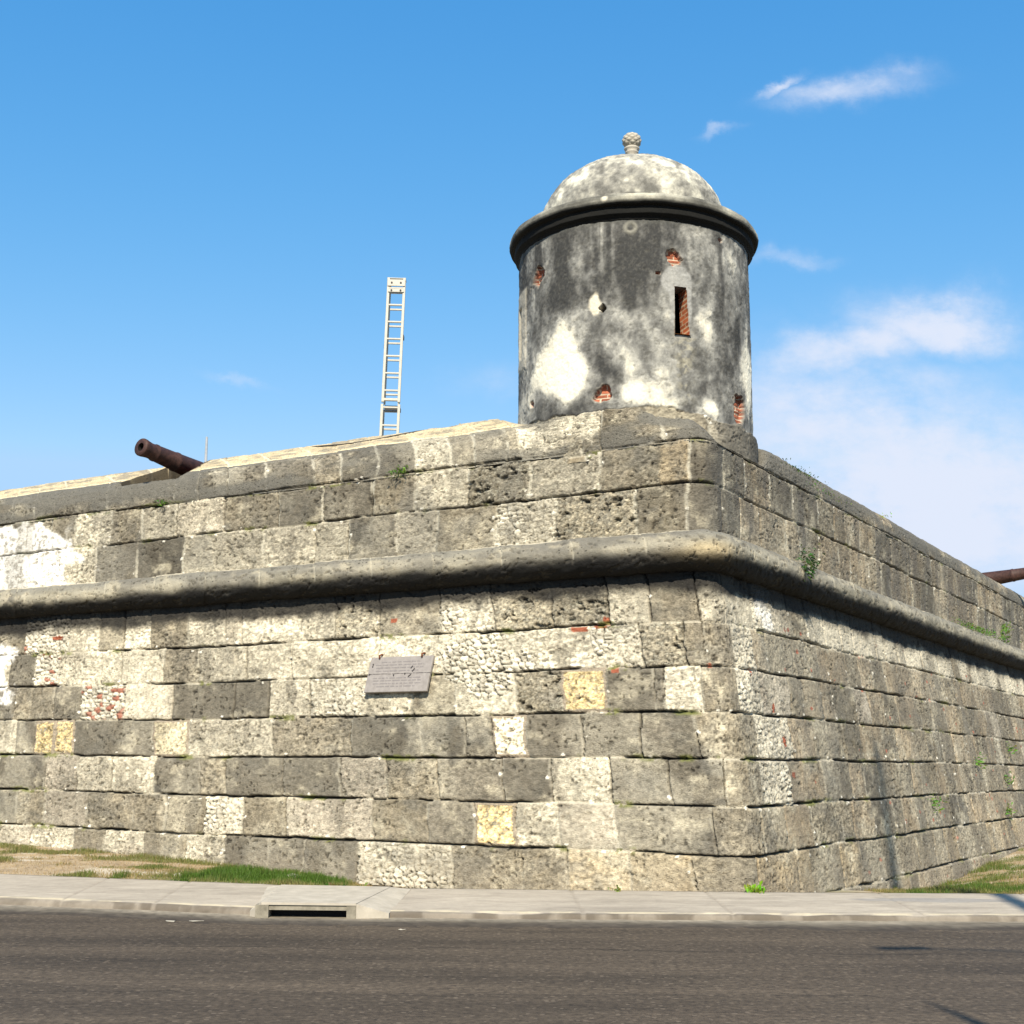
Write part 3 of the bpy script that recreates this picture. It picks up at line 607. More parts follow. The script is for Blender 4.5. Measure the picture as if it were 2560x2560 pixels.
# plaster ends in a ragged edge over the stone courses
ze = np.interp(Hg, [-90, -76, -60, -43, -16, 0, 19, 40, 52, 66, 80, 110], [6.80, 6.76, 6.66, 6.62, 6.60, 6.66, 6.66, 6.52, 6.52, 6.56, 6.5, 6.5]) + (fbm(Sg * 4, Zg * 0, 650, 4) - .5) * .16
sb = 1 - sm(-.004, .012, Zg - ze); wide_ = sm(20, 45, Hg) * (1 - sm(100, 110, Hg)) * .09
sh, scl = masonry(Sg + 60, Zg, [(5.3, 5.98), (5.98, 7.4)], [(np.arange(55, 67, .85), list('mdkdmomddkmdmdd')[:len(np.arange(55, 67, .85))]), (np.arange(55.4, 67, .95), list('mdmokdmlmddmddm')[:len(np.arange(55.4, 67, .95))])], 660, True)
scl = mixc(scl, (.075, .07, .06), sm(28, 46, Hg) * .8)
col = col * (1 - sb[..., None]) + scl * sb[..., None]; h = h * (1 - sb) + (sh * .7 - .015 + wide_) * sb
col = mixc(col, (.04, .036, .03), np.exp(-((Zg - ze) / .012) ** 2) * .7 * sm(.4, .5, fbm(Sg * 3, Zg * 0, 651, 3)))
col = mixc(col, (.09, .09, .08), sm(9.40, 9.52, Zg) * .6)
P = cyl(Hg, TRAD + h, Zg)
hc = (Hg[:-1, :-1] + .22); zc = Zg[:-1, :-1] + .007
slope_r = 25.2 + (8.5 - zc) * 1.6
hole = (hc > 19.0) & (hc < slope_r) & (zc > 7.76) & (zc < 8.5)
Pw = np.concatenate([P, P[:, :1]], 1); cw = np.concatenate([col, col[:, :1]], 1)
hole = np.concatenate([hole, np.zeros((hole.shape[0], 1), bool)], 1)
grid('drum', Pw, cw, M_PLAST, turret, mask=~hole)

# slit window: brick reveals running inward
win = MB()
slit = empty('slit_window'); slit.parent = turret
def brickcol(a, b, s):
    row = np.floor(b / .07); off_ = .5 * (row % 2); fz = b / .07 - row; fx = (a / .22 + off_) % 1
    c = np.array([.40, .12, .05]) * (0.65 + .8 * _h(row, np.floor(a / .22 + off_), s))[..., None]
    c = np.where(((fz < .22) | (fx < .08))[..., None], np.array([.55, .45, .30]), c)
    return c * (0.8 + .4 * fbm(a * 20, b * 20, s, 3))[..., None]
dep = np.linspace(0, .30, 24); hz = np.arange(7.745, 8.515, .012)
Dg, Zs = np.meshgrid(dep, hz, indexing='ij')
grid('window_jamb', cyl(25.3 + (8.5 - Zs) * 1.6 + Dg * 2, TRAD - Dg + .005, Zs), brickcol(Dg, Zs, 3), M_PLAST, slit, smooth=False)
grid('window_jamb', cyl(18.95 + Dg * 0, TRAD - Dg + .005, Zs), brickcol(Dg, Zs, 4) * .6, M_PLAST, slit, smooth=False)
hh = np.linspace(18.9, 26.8, 24); Dg, Hs = np.meshgrid(dep, hh, indexing='ij')
grid('window_sill', cyl(Hs, TRAD - Dg * 1.0 + .03, 7.765 + Dg * .18), np.ones(Dg.shape + (3,)) * np.array([.50, .20, .06]) * (0.7 + .5 * fbm(Dg * 20, Hs, 5, 3))[..., None], M_PLAST, slit, smooth=False)
grid('window_lintel', cyl(Hs, TRAD - Dg + .0, 8.50 + Dg * 0), np.ones(Dg.shape + (3,)) * .12, M_PLAST, slit, smooth=False)

# cornice and dome
prof = [(1.76, 9.50), (1.83, 9.505), (1.845, 9.54), (1.90, 9.58), (1.905, 9.645), (1.895, 9.655), (1.90, 9.69), (1.955, 9.705), (1.975, 9.725), (1.985, 9.76), (1.982, 9.81), (1.95, 9.86), (1.80, 9.93), (1.60, 10.00), (1.46, 10.06)]
def lathe_grid(name, prof, mat, parent, colf, dz, seed, amp=.02):
    pr = np.array(prof); pl_ = np.concatenate([[0], np.cumsum(np.hypot(*np.diff(pr, axis=0).T))]); t = np.concatenate([np.arange(0, pl_[-1], dz), [pl_[-1]]])
    t = np.unique(np.concatenate([t, pl_]))
    thh = np.arange(0, 360, .6) - 180
    Tg, Hg = np.meshgrid(t, thh, indexing='ij'); r = np.interp(Tg, pl_, pr[:, 0]); z = np.interp(Tg, pl_, pr[:, 1]); Sg = np.radians(Hg) * 1.8
    hh_ = (fbm(Sg * 1.5, Tg * 2, seed, 4) - .5) * amp * 1.6 + (fbm(Sg * 12, Tg * 12, seed + 1, 3) - .5) * amp * .5
    hh_ = hh_ * np.clip(r / .5, 0, 1)
    c = colf(Hg, Sg, Tg, r, z)
    P = cyl(Hg, np.maximum(r + hh_, 0), z + hh_ * .5)
    return grid(name, P, c, mat, parent, wrap=True)
def ccol(Hg, Sg, Tg, r, z):
    v = .30 + (fbm(Sg * 2.0, Tg * 4, 700, 5) - .5) * .9 + (fbm(Sg * 8, Tg * 9, 701, 4) - .5) * .3 + .14 * sm(9.9, 10.1, z)
    c = np.stack([np.interp(v, ct, cr[:, k]) for k in range(3)], -1) * np.array([1.0, .98, .9])
    c = mixc(c, (.007, .007, .006), (1 - sm(9.715, 9.775, z + (fbm(Sg * 2, Tg, 702, 3) - .5) * .05)) * .99)  # cornice underside painted near black to deepen the shade under the lip
    c = mixc(c, (.06, .055, .05), (1 - sm(.0, .05, np.abs(z - 10.05))) * .5)
    d = np.hypot(np.radians(Hg + 11.9) * 1.95, z - 9.80); c = mixc(c, (.62, .57, .45), (1 - sm(.025, .065, d)) * .8)
    return c
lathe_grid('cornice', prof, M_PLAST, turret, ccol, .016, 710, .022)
dome = [(1.50, 9.98)] + [(1.50 * math.cos(rad(a)), 10.00 + 1.23 * math.sin(rad(a)) ** 0.98) for a in range(4, 90, 4)] + [(0.0, 11.23)]
def dcol(Hg, Sg, Tg, r, z):
    a = Hg * .026 * np.clip(r, .3, 2); v = .47 + (fbm(a * 2.6, Tg * 3.4, 720, 6, .6) - .5) * 1.9 + (fbm(a * 10, Tg * 14, 721, 4) - .5) * .8 - .10 * sm(.9, 1.6, Tg)
    c = np.stack([np.interp(v, [0, .3, .5, .7, 1.0, 1.3], q) for q in ((.12, .22, .30, .42, .62, .75), (.115, .21, .285, .40, .58, .70), (.10, .18, .235, .325, .46, .56))], -1)
    return c
lathe_grid('dome', dome, M_PLAST, turret, dcol, .02, 730, .03)
# pine-cone finial
fin = MB(); fin.lathe([(.0, 11.15), (.16, 11.2), (.12, 11.28), (.085, 11.34), (.08, 11.40), (.105, 11.43), (.11, 11.45), (.092, 11.465), (.12, 11.49), (.13, 11.515), (.105, 11.535), (.08, 11.55)], 28)
finial = fin.build('finial', M_WHITE, turret, True); finial.location = (0, 0, -5.9)
t = np.linspace(0, 1, 60); thh = np.linspace(0, 2 * np.pi, 96, endpoint=False); Tg, Hg = np.meshgrid(t, thh, indexing='ij')
rr_ = .155 * np.sqrt(np.clip(1 - ((Tg - .45) / .57) ** 2, 0, 1)); bump_ = np.abs(np.sin(Hg * 4 + Tg * 9)) * np.abs(np.sin(-Hg * 4 + Tg * 9)); rr_ = rr_ * (0.95 + .10 * bump_)
cone = grid('pine_cone', np.stack([rr_ * np.cos(Hg), rr_ * np.sin(Hg), 11.535 + Tg * .25], -1), np.ones(Tg.shape + (3,)) * np.array([.42, .385, .31]) * (.6 + .45 * bump_)[..., None], M_PLAST, finial, wrap=True)

# ------------------------------------------------------------------ ground, road, pavement
KX = np.array([-60, -25, -12, -5.79, -4.2, -2.9, -1.9, .22, 5.49, 12, 30, 80]); KY = np.array([34, 21.5, 17.3, 15.55, 15.15, 14.75, 14.58, 14.50, 14.66, 14.95, 16.3, 22])
BX = np.array([-60, -25, -12, -6.62, -4.2, -2.29, 3.02, 6.12, 12, 30, 80]); BY = np.array([36.2, 23.7, 19.4, 17.85, 17.05, 16.44, 16.28, 16.34, 16.7, 18.2, 24])
def smooth_interp(x, X, Y, w_=.6):
    return sum(np.interp(x + d, X, Y) for d in np.linspace(-w_, w_, 9)) / 9
# road
m_road, t_, b_ = new_mat('asphalt'); b_.inputs['Roughness'].default_value = .85
tcn = N(t_, 'ShaderNodeTexCoord')
fa = noise(t_, tcn.outputs['Object'], 17, 6, .82); fb = noise(t_, tcn.outputs['Object'], .22, 5, .6, 7.0); fc = noise(t_, tcn.outputs['Object'], 7, 4, .65, 2.5); fd = noise(t_, tcn.outputs['Object'], 150, 2, .5)
k = math_(t_, 'MULTIPLY_ADD', fa, 4.2, -1.05); k = math_(t_, 'MAXIMUM', k, .12); k = math_(t_, 'MULTIPLY', k, math_(t_, 'MULTIPLY_ADD', fb, 1.9, .05)); k = math_(t_, 'MULTIPLY', k, math_(t_, 'MULTIPLY_ADD', fc, .9, .55)); k = math_(t_, 'MULTIPLY', k, math_(t_, 'MULTIPLY_ADD', fd, 1.2, .4))
vm = N(t_, 'ShaderNodeVectorMath', operation='SCALE'); vm.inputs[0].default_value = (.060, .0455, .031); t_.links.new(k, vm.inputs['Scale'])
vo = N(t_, 'ShaderNodeTexVoronoi'); vo.inputs['Scale'].default_value = 22; t_.links.new(tcn.outputs['Object'], vo.inputs['Vector'])
sp_ = N(t_, 'ShaderNodeSeparateColor'); t_.links.new(vo.outputs['Color'], sp_.inputs[0])
ch = math_(t_, 'MULTIPLY', math_(t_, 'GREATER_THAN', sp_.outputs[0], .86), math_(t_, 'LESS_THAN', vo.outputs['Distance'], .40))
psep = N(t_, 'ShaderNodeSeparateXYZ'); t_.links.new(tcn.outputs['Object'], psep.inputs[0])
nz_ = noise(t_, tcn.outputs['Object'], .35, 6, .6)
for y_, w_, dk_ in ((12.2, .022, .45), (9.9, .014, .3), (13.6, .012, .3)):
    seam = math_(t_, 'LESS_THAN', math_(t_, 'ABSOLUTE', math_(t_, 'ADD', math_(t_, 'MULTIPLY_ADD', nz_, 1.3, -.65 - y_), psep.outputs[1])), math_(t_, 'MULTIPLY', fc, w_ * 2))
    k = math_(t_, 'MULTIPLY', k, math_(t_, 'MULTIPLY_ADD', seam, -dk_, 1.0))
t_.links.new(k, vm.inputs['Scale'])
mxr = N(t_, 'ShaderNodeMix', data_type='RGBA'); t_.links.new(math_(t_, 'MULTIPLY', ch, .55), mxr.inputs['Factor']); t_.links.new(vm.outputs[0], mxr.inputs['A']); mxr.inputs['B'].default_value = (.16, .125, .09, 1)
t_.links.new(mxr.outputs['Result'], b_.inputs['Base Color'])
bp = N(t_, 'ShaderNodeBump'); bp.inputs['Strength'].default_value = .5; bp.inputs['Distance'].default_value = .006; t_.links.new(fa, bp.inputs['Height']); t_.links.new(bp.outputs[0], b_.inputs['Normal'])
xs = np.concatenate([[-600, -300, -150, -90], np.linspace(-60, 80, 400), [120, 200, 400, 700]])
ky = smooth_interp(xs, KX, KY)
fr_ = np.array([0, .4, .8, .95, 1.0]); Y = -400 + (ky[None, :] + .06 + 400) * np.array([0, .5, .97, .999, 1.0])[:, None]
o = grid('road', np.stack([np.broadcast_to(xs, Y.shape), Y, np.zeros(Y.shape)], -1), None, m_road, smooth=False); tag(o, kind='structure')
# open ground far and wide (a metre lower than the road, covered by it near the camera)
mb = MB(); mb.add([(-900, -900, -.8), (900, -900, -.8), (900, 900, -.8), (-900, 900, -.8)], [(0, 1, 2, 3)])
o = mb.build('ground', plain_mat('dry_ground', (.22, .19, .12), .25, .6, .95)); tag(o, kind='structure')

# pavement slab with kerb edge
px = np.concatenate([np.linspace(-60, -9, 60), np.arange(-8.95, 9, .025), np.linspace(9.1, 80, 80)])
tv = np.concatenate([[0, .006, .012, .02, .028, .036, .05, .06, .07, .085], np.linspace(.1, 1, 46)])
yk = smooth_interp(px, KX, KY); yb = smooth_interp(px, BX, BY, .3)
Tg, Xg = np.meshgrid(tv, px, indexing='ij'); Yg = yk[None, :] + (yb - yk)[None, :] * Tg
zt = np.interp(Tg, [0, .006, .012, .02, .036, .085, 1], [-.02, .03, .052, .062, .066, .074, .148])
wear = fbm(Xg * 1.6, Tg * 3, 800, 4)
zt = np.where(Tg < .05, zt - np.clip(wear - .5, 0, 1) * .06 * (Tg > 0), zt) + (fbm(Xg * 6, Yg * 6, 801, 3) - .5) * .006
lf = sm(-2.3, -3.0, Xg); zt += lf * .012 * (Tg > .02)
base = np.array([.335, .292, .232])
col = np.ones(Xg.shape + (3,)) * base * (0.84 + .32 * fbm(Xg * .8, Yg * 2.2, 802, 5))[..., None]
col = mixc(col, (.26, .225, .18), sm(.55, .72, fbm(Xg * 1.1 + 9, Yg * 2.5, 803, 4)) * .5)
col = mixc(col, (.56, .48, .32), np.exp(-((Tg - .06) / .022) ** 2) * sm(.36, .52, fbm(Xg * 5, Tg * 20, 804, 4)) * .75)
col = mixc(col, (.10, .082, .062), (1 - sm(.022, .040, Tg + (wear - .5) * .03)) * (0.6 + .4 * sm(.4, .55, fbm(Xg * 4, Tg * 9, 805, 4))) * .92)
col = mixc(col, (.27, .235, .19), np.exp(-((Tg - .10) / .02) ** 2) * sm(.5, .6, fbm(Xg * 2.2, Tg * 2, 806, 4)) * .6)
for jx in [-7.2, -5.0, -3.9, 0.76, 2.35, 4.4, 6.1, 8.2, 10.4, 12.6]:
    j = 1 - sm(.008, .03, np.abs(Xg - jx + (Yg - 15.5) * .03)); zt -= j * .008; col = mixc(col, (.25, .215, .17), j * .6)
damp = sm(.45, .6, np.exp(-(((Xg - 4.9) / 1.1) ** 2 + ((Yg - 15.75) / .2) ** 2)) + (fbm(Xg * 2, Yg * 4, 808, 3) - .5) * .4)
col = mixc(col, (.19, .185, .18), damp * .6)
col = mixc(col, (.22, .19, .15), sm(.55, .7, fbm(Xg * .7 + 31, Yg * 5, 816, 5)) * .35)
col *= (.82 + .36 * fbm(Xg * 7, Yg * 22, 817, 4))[..., None]
col = mixc(col, (.16, .13, .09), sm(.965, 1.0, Tg + (fbm(Xg * 3, Tg, 809, 3) - .5) * .06) * .6)
back = np.stack([Xg[-1:], Yg[-1:] + .01, np.full(Xg[-1:].shape, -.75)], -1)
P = np.concatenate([np.stack([Xg, Yg, zt], -1), back], 0); col = np.concatenate([col, col[-1:] * .5], 0)
# leave room for the drain inlet
keep = ~((Xg[:-1, :-1] > -2.50) & (Xg[:-1, :-1] < -1.72) & (Tg[:-1, :-1] < .125)); keep = np.concatenate([keep, np.ones((1, keep.shape[1]), bool)], 0)
o = grid('pavement', P, col, M_PAVE, mask=keep); tag(o, kind='structure')
# gutter dust along the kerb foot
gx = np.arange(-14, 14, .03); gt = np.linspace(0, 1, 12); Tg, Xg = np.meshgrid(gt, gx, indexing='ij'); Yg = smooth_interp(gx, KX, KY)[None, :] + .015 - Tg * (.55 + .7 * fbm(Xg * .5, Xg * 0, 811, 3))
o = grid('gutter', np.stack([Xg, Yg, .006 + .008 * (1 - Tg) * fbm(Xg * 5, Tg, 812, 3) - .009 * sm(.6, 1, Tg + (fbm(Xg * 6, Tg * 6, 815, 4) - .5) * .7)], -1), mixc(np.ones(Xg.shape + (3,)) * np.array([.27, .232, .172]), (.050, .040, .030), sm(-.25, .85, Tg + (fbm(Xg * 1.5, Tg * 4, 813, 5) - .5) * .5)) * (.5 + fbm(Xg * 14, Tg * 14, 814, 3))[..., None], M_PAVE); tag(o, kind='structure')

# storm drain set in the kerb
drain = empty('storm_drain', (-2.1, 14.5, 0)); tag(drain, 'pale concrete kerb inlet with a long black slot at the road edge', 'drain')
M_CONCD = plain_mat('weathered_concrete', (.20, .18, .135), .3, 9, .95, 0, .4, .006, (.30, .27, .21))
M_CONC = plain_mat('pale_concrete', (.37, .33, .265), .16, 5, .9, 0, .25, .004, (.44, .395, .32))
mb = MB()
def prism(mb, q, z0, z1):      # q: plan quad, z0 / z1 a number or one per corner
    z0 = z0 if hasattr(z0, '__len__') else [z0] * 4; z1 = z1 if hasattr(z1, '__len__') else [z1] * 4
    vs = [(x, y, z) for (x, y), z in zip(q, z0)] + [(x, y, z) for (x, y), z in zip(q, z1)]
    mb.add(vs, [(3, 2, 1, 0), (4, 5, 6, 7), (0, 1, 5, 4), (1, 2, 6, 5), (2, 3, 7, 6), (3, 0, 4, 7)])
def dl(q): return [(x + 2.1, y - 14.5) for x, y in q]
prism(mb, dl([(-2.60, 14.46), (-1.60, 14.44), (-1.40, 16.30), (-2.72, 16.42)]), [.140, .140, .10, .10], [.166, .162, .174, .176])
mb.build('cover_slab', M_CONC, drain)
mb = MB(); prism(mb, dl([(-2.585, 14.475), (-1.612, 14.455), (-1.60, 14.62), (-2.59, 14.64)]), .088, .142); mb.build('lintel', M_CONCD, drain)
mb = MB(); prism(mb, dl([(-2.58, 14.66), (-1.62, 14.64), (-1.62, 14.76), (-2.58, 14.78)]), -.4, .074); mb.build('back_wall', M_BORE, drain)
mb = MB(); prism(mb, dl([(-2.74, 14.60), (-2.605, 14.47), (-2.725, 16.40), (-2.88, 16.42)]), -.05, [.062, .160, .170, .152]); mb.build('side_wing', M_CONC, drain)
mb = MB(); prism(mb, dl([(-2.66, 14.46), (-2.52, 14.455), (-2.52, 14.66), (-2.66, 14.66)]), -.05, .139); mb.build('jamb', M_CONCD, drain)
mb = MB(); prism(mb, dl([(-1.598, 14.44), (-1.26, 14.50), (-1.16, 16.28), (-1.398, 16.30)]), -.05, [.156, .058, .150, .170]); mb.build('side_wing', M_CONC, drain)
mb = MB(); prism(mb, dl([(-1.70, 14.45), (-1.60, 14.445), (-1.60, 14.64), (-1.70, 14.64)]), -.05, .139); mb.build('jamb', M_CONCD, drain)
mb = MB(); prism(mb, dl([(-2.52, 14.44), (-1.72, 14.44), (-1.72, 14.64), (-2.52, 14.64)]), -.05, .006); mb.build('throat', M_BORE, drain)

# verge between pavement and wall
GX = np.array([-16, -12, -8.74, -6.52, -4.54, -3.02, -2.1, -1.0, 1, 3.0, 4.0, 4.7, 6.05, 7.19, 8.0, 9.15, 11.5, 16, 26])
GZ = np.array([.30, .28, .22, .16, .07, .01, -.09, -.14, -.12, .0, -.05, -.10, -.31, -.44, -.40, -.31, -.13, .0, .1])
EX = np.array([-20, -3.0, -2.4, -2.0, 5.3, 6.0, 7.0, 26]); EZ = np.array([.155, .150, .12, .03, .03, .12, .15, .15])
def wall_y(x):     # where the battered face stands at about ground level
    yl = P0[1] + (x - P0[0]) * (TL[1] / TL[0]); yr = P0[1] + (x - P0[0]) * (TR[1] / TR[0]); return np.where(x < P0[0], yl, yr) + .1
gx = np.concatenate([np.arange(-18, -1.5, .05), np.arange(-1.5, 4.5, .15), np.arange(4.5, 19, .06)]); gt = np.linspace(0, 1, 200) ** 1.3
Tg, Xg = np.meshgrid(gt, gx, indexing='ij')
y0 = smooth_interp(gx, BX, BY, .3) - .02; y1 = np.maximum(wall_y(gx), y0 + .1)
Yg = y0 + (y1 - y0) * Tg
def verge_z(X, T):
    Y = np.interp(X, gx, y0) + (np.interp(X, gx, y1) - np.interp(X, gx, y0)) * T
    e = np.interp(X, EX, EZ); g = np.interp(X, GX, GZ)
    return e + (g - e) * T + (fbm(X * 2.2, Y * 1.1, 820, 4) - .5) * .025 * np.sin(np.pi * np.clip(T, 0, 1)) + .02 * np.sin(np.pi * np.clip(T, 0, 1)) + .10 * gauss(X, T, 11.5, .45, 2.5, .3), Y
Zv, _ = verge_z(Xg, Tg)
def green(X, Y): return np.clip(sm(.44, .58, fbm(X * 1.6 + 2, Y * 1.2, 821, 5)) * .55 + gauss(X, Y, -3.3, 17.9, 1.35, 1.3) * 1.1 + gauss(X, Y, 7.8, 18.6, 3.0, 2.6) * .95 + gauss(X, Y, 11.0, 24, 3, 5) * .25, 0, 1)
G = green(Xg, Yg)
col = mixc(np.ones(Xg.shape + (3,)) * np.array([.33, .25, .155]) * (0.7 + .6 * fbm(Xg * 4, Yg * 4, 822, 5))[..., None], (.50, .44, .34), sm(.52, .66, fbm(Xg * 1.6, Yg * 2.2, 823, 4)) * .7)
col = mixc(col, (.09, .10, .03), G * .6)
o = grid('verge_soil', np.stack([Xg, Yg, Zv], -1), col, M_SOIL); tag(o, kind='structure')

def blades(name, X, Y, Z, H, Wd, col, parent=None):
    n = len(X); a = rs.uniform(0, 2 * np.pi, n); lean = rs.uniform(0, .7, n) * H; la = rs.uniform(0, 2 * np.pi, n)
    b0 = np.stack([X - np.cos(a) * Wd, Y - np.sin(a) * Wd, Z - .01], -1); b1 = np.stack([X + np.cos(a) * Wd, Y + np.sin(a) * Wd, Z - .01], -1)
    tp = np.stack([X + np.cos(la) * lean, Y + np.sin(la) * lean, Z + H], -1)
    V = np.stack([b0, b1, tp], 1).reshape(-1, 3)
    me = bpy.data.meshes.new(name); me.vertices.add(3 * n); me.vertices.foreach_set('co', V.reshape(-1).astype(np.float32))
    me.loops.add(3 * n); me.loops.foreach_set('vertex_index', np.arange(3 * n, dtype=np.int32)); me.polygons.add(n); me.polygons.foreach_set('loop_start', np.arange(0, 3 * n, 3, dtype=np.int32))
    try: me.polygons.foreach_set('loop_total', np.full(n, 3, dtype=np.int32))
    except Exception: pass
    me.update(calc_edges=True)
    at = me.color_attributes.new('Col', 'FLOAT_COLOR', 'POINT'); cc = np.ones((3 * n, 4), np.float32); cc[:, :3] = np.repeat(col, 3, 0); at.data.foreach_set('color', cc.reshape(-1))
    return link(name, me, M_LEAF, parent)
n = 300000
X = np.where(rs.rand(n) < .5, rs.uniform(-13, -1.9, n), rs.uniform(5.2, 16, n)); T = rs.uniform(0.0, 1, n); Zb, Yb = verge_z(X, T)
g = green(X, Yb); near_edge = np.exp(-((T - .97) / .03) ** 2)
keep = rs.rand(n) < np.clip(.10 + g * 1.0, 0, 1); X, T, Zb, Yb, g = X[keep], T[keep], Zb[keep], Yb[keep], g[keep]; n = len(X)
drynes = np.clip(1 - g * 1.15 + rs.uniform(-.25, .25, n), 0, 1)
cg = np.array([.06, .115, .014]) * rs.uniform(.6, 1.6, (n, 1)); cd = np.array([.36, .25, .12]) * rs.uniform(.6, 1.3, (n, 1))
colb = cg * (1 - drynes[:, None]) + cd * drynes[:, None]
o = blades('grass', X, Yb, Zb, rs.uniform(.02, .06, n) * (0.45 + 2.2 * g * sm(.35, .7, fbm(X * 2.2, Yb * 2.2, 830, 4))), np.full(n, .006), colb); tag(o, 'short patchy grass, green and straw coloured, on the verge at the foot of the bastion', 'grass', kind='stuff')

# ------------------------------------------------------------------ weeds
def wallpt(u, ins, z):
    u = math.copysign(max(abs(u) - ins * KT, 0), u); p, nn = plan(np.array([float(u)]), np.array([float(ins)]), .36); return Vector((p[0][0], p[0][1], z)), Vector((nn[0][0], nn[0][1], 0))
def weed(label, pos, out, n, size, spread, colr, droop=.0, group='weeds rooted in the wall', seed=0, name='weed', rz=0.0):
    r = random.Random(seed); mb = MB(); cols = []
    for i in range(n):
        st = Vector((r.gauss(0, spread[0]), r.gauss(0, spread[1]), 0)); base = Vector((0, 0, 0)) + Vector((st.x, st.y, 0)) * .5
        d = (out * r.uniform(.1, 1.0) + Vector((r.gauss(0, .5), r.gauss(0, .3), r.uniform(.2, 1.0) - droop))).normalized()
        L = size * r.uniform(.5, 1.2); s = d.cross(Vector((r.gauss(0, 1), r.gauss(0, 1), r.gauss(0, 1)))).normalized() * L * .16
        p = base + Vector((st.x, st.y, r.gauss(0, spread[2])))
        tip = p + d * L; mid = p + d * L * .5 + Vector((0, 0, .08 * L))
        mb.add([p, mid + s, tip + Vector((0, 0, -.2 * L)), mid - s], [(0, 1, 2, 3)])
        c = [x * r.uniform(.6, 1.5) for x in colr]; cols += [c] * 4
    o = mb.build(name, M_LEAF); o.location = pos; o.rotation_euler = (0, 0, rz)
    at = o.data.color_attributes.new('Col', 'FLOAT_COLOR', 'POINT'); cc = np.ones((len(cols), 4), np.float32); cc[:, :3] = cols; at.data.foreach_set('color', cc.reshape(-1))
    return tag(o, label, 'plant', group)
GR = (.10, .20, .03); DG = (.055, .10, .025); YG = (.22, .30, .04)
p_, o_ = wallpt(-5.93, .84, 6.07); weed('bright green tuft under the dark coping, between ladder and turret', p_, o_, 130, .085, (.05, .05, .03), GR, seed=1)
p_, o_ = wallpt(-11.0, .84, 6.05); weed('small green tuft in the bed joint just below the left cannon', p_, o_, 50, .07, (.04, .04, .02), GR, seed=2)
p_, o_ = wallpt(5.0, 1.02, 6.32); weed('dark bushy sprig on the crown of the wall right of the turret', p_, Vector((.3, -.4, .6)), 420, .06, (.06, .34, .03), DG, seed=3, rz=rad(-31.3))
p_, o_ = wallpt(6.0, .95, 6.18); weed('low green weed trailing down the crown beside the bushy sprig', p_, Vector((.2, -.5, .1)), 380, .05, (.035, .34, .045), GR, seed=4, rz=rad(-31.3))
p_, o_ = wallpt(3.9, .52, 4.66); weed('leafy weed hanging over the cordon just right of the corner', p_, o_, 170, .10, (.05, .05, .11), DG, .55, seed=5)
p_, o_ = wallpt(16.2, .62, 4.75); weed('long green mat of weed on top of the cordon near the right edge', p_, o_, 420, .07, (.07, .75, .02), GR, .1, seed=6, rz=rad(-31.3))
p_, o_ = wallpt(20.0, .84, 5.0); weed('green tuft on the parapet face at the far right edge', p_, o_, 120, .13, (.06, .1, .14), GR, seed=7)
p_, o_ = wallpt(9.9, 1.05, 6.40); weed('wispy yellowish tuft on the crown halfway down the right wall', p_, Vector((0, -.2, .8)), 50, .06, (.06, .12, .015), YG, seed=8)
for i, (u, z, lb) in enumerate([(17.5, 2.05, 'green tuft highest of those on the lower right wall'), (13.9, 1.72, 'sprig just left of the tufts column on the lower right wall'),
                                (16.4, 1.35, 'tuft in the middle of the column on the lower right wall'), (9.4, .98, 'drooping green tuft low on the right wall, nearest the pole shadow'),
                                (15.5, .66, 'lowest tuft of the right wall, just above the grass')]):
    p_, o_ = wallpt(u, BATTER * z - .02, z); weed(lb, p_, o_, 60, .10, (.05, .08, .07), GR, .2, seed=20 + i)
weed('bright green sprout growing at the pavement edge in front of the corner', Vector((2.92, 16.26, .14)), Vector((0, -.3, .6)), 70, .11, (.03, .03, .02), (.16, .30, .02), group='weeds at the foot of the wall', seed=31)
weed('tiny yellow green sprout at the pavement edge left of the corner sprout', Vector((1.28, 16.24, .14)), Vector((0, -.3, .6)), 25, .07, (.03, .02, .02), YG, group='weeds at the foot of the wall', seed=32)
weed('mossy tuft at the right tip of the left grass strip', Vector((-2.15, 16.55, .08)), Vector((0, -.3, .6)), 170, .09, (.13, .08, .02), (.10, .13, .02), group='weeds at the foot of the wall', seed=33)

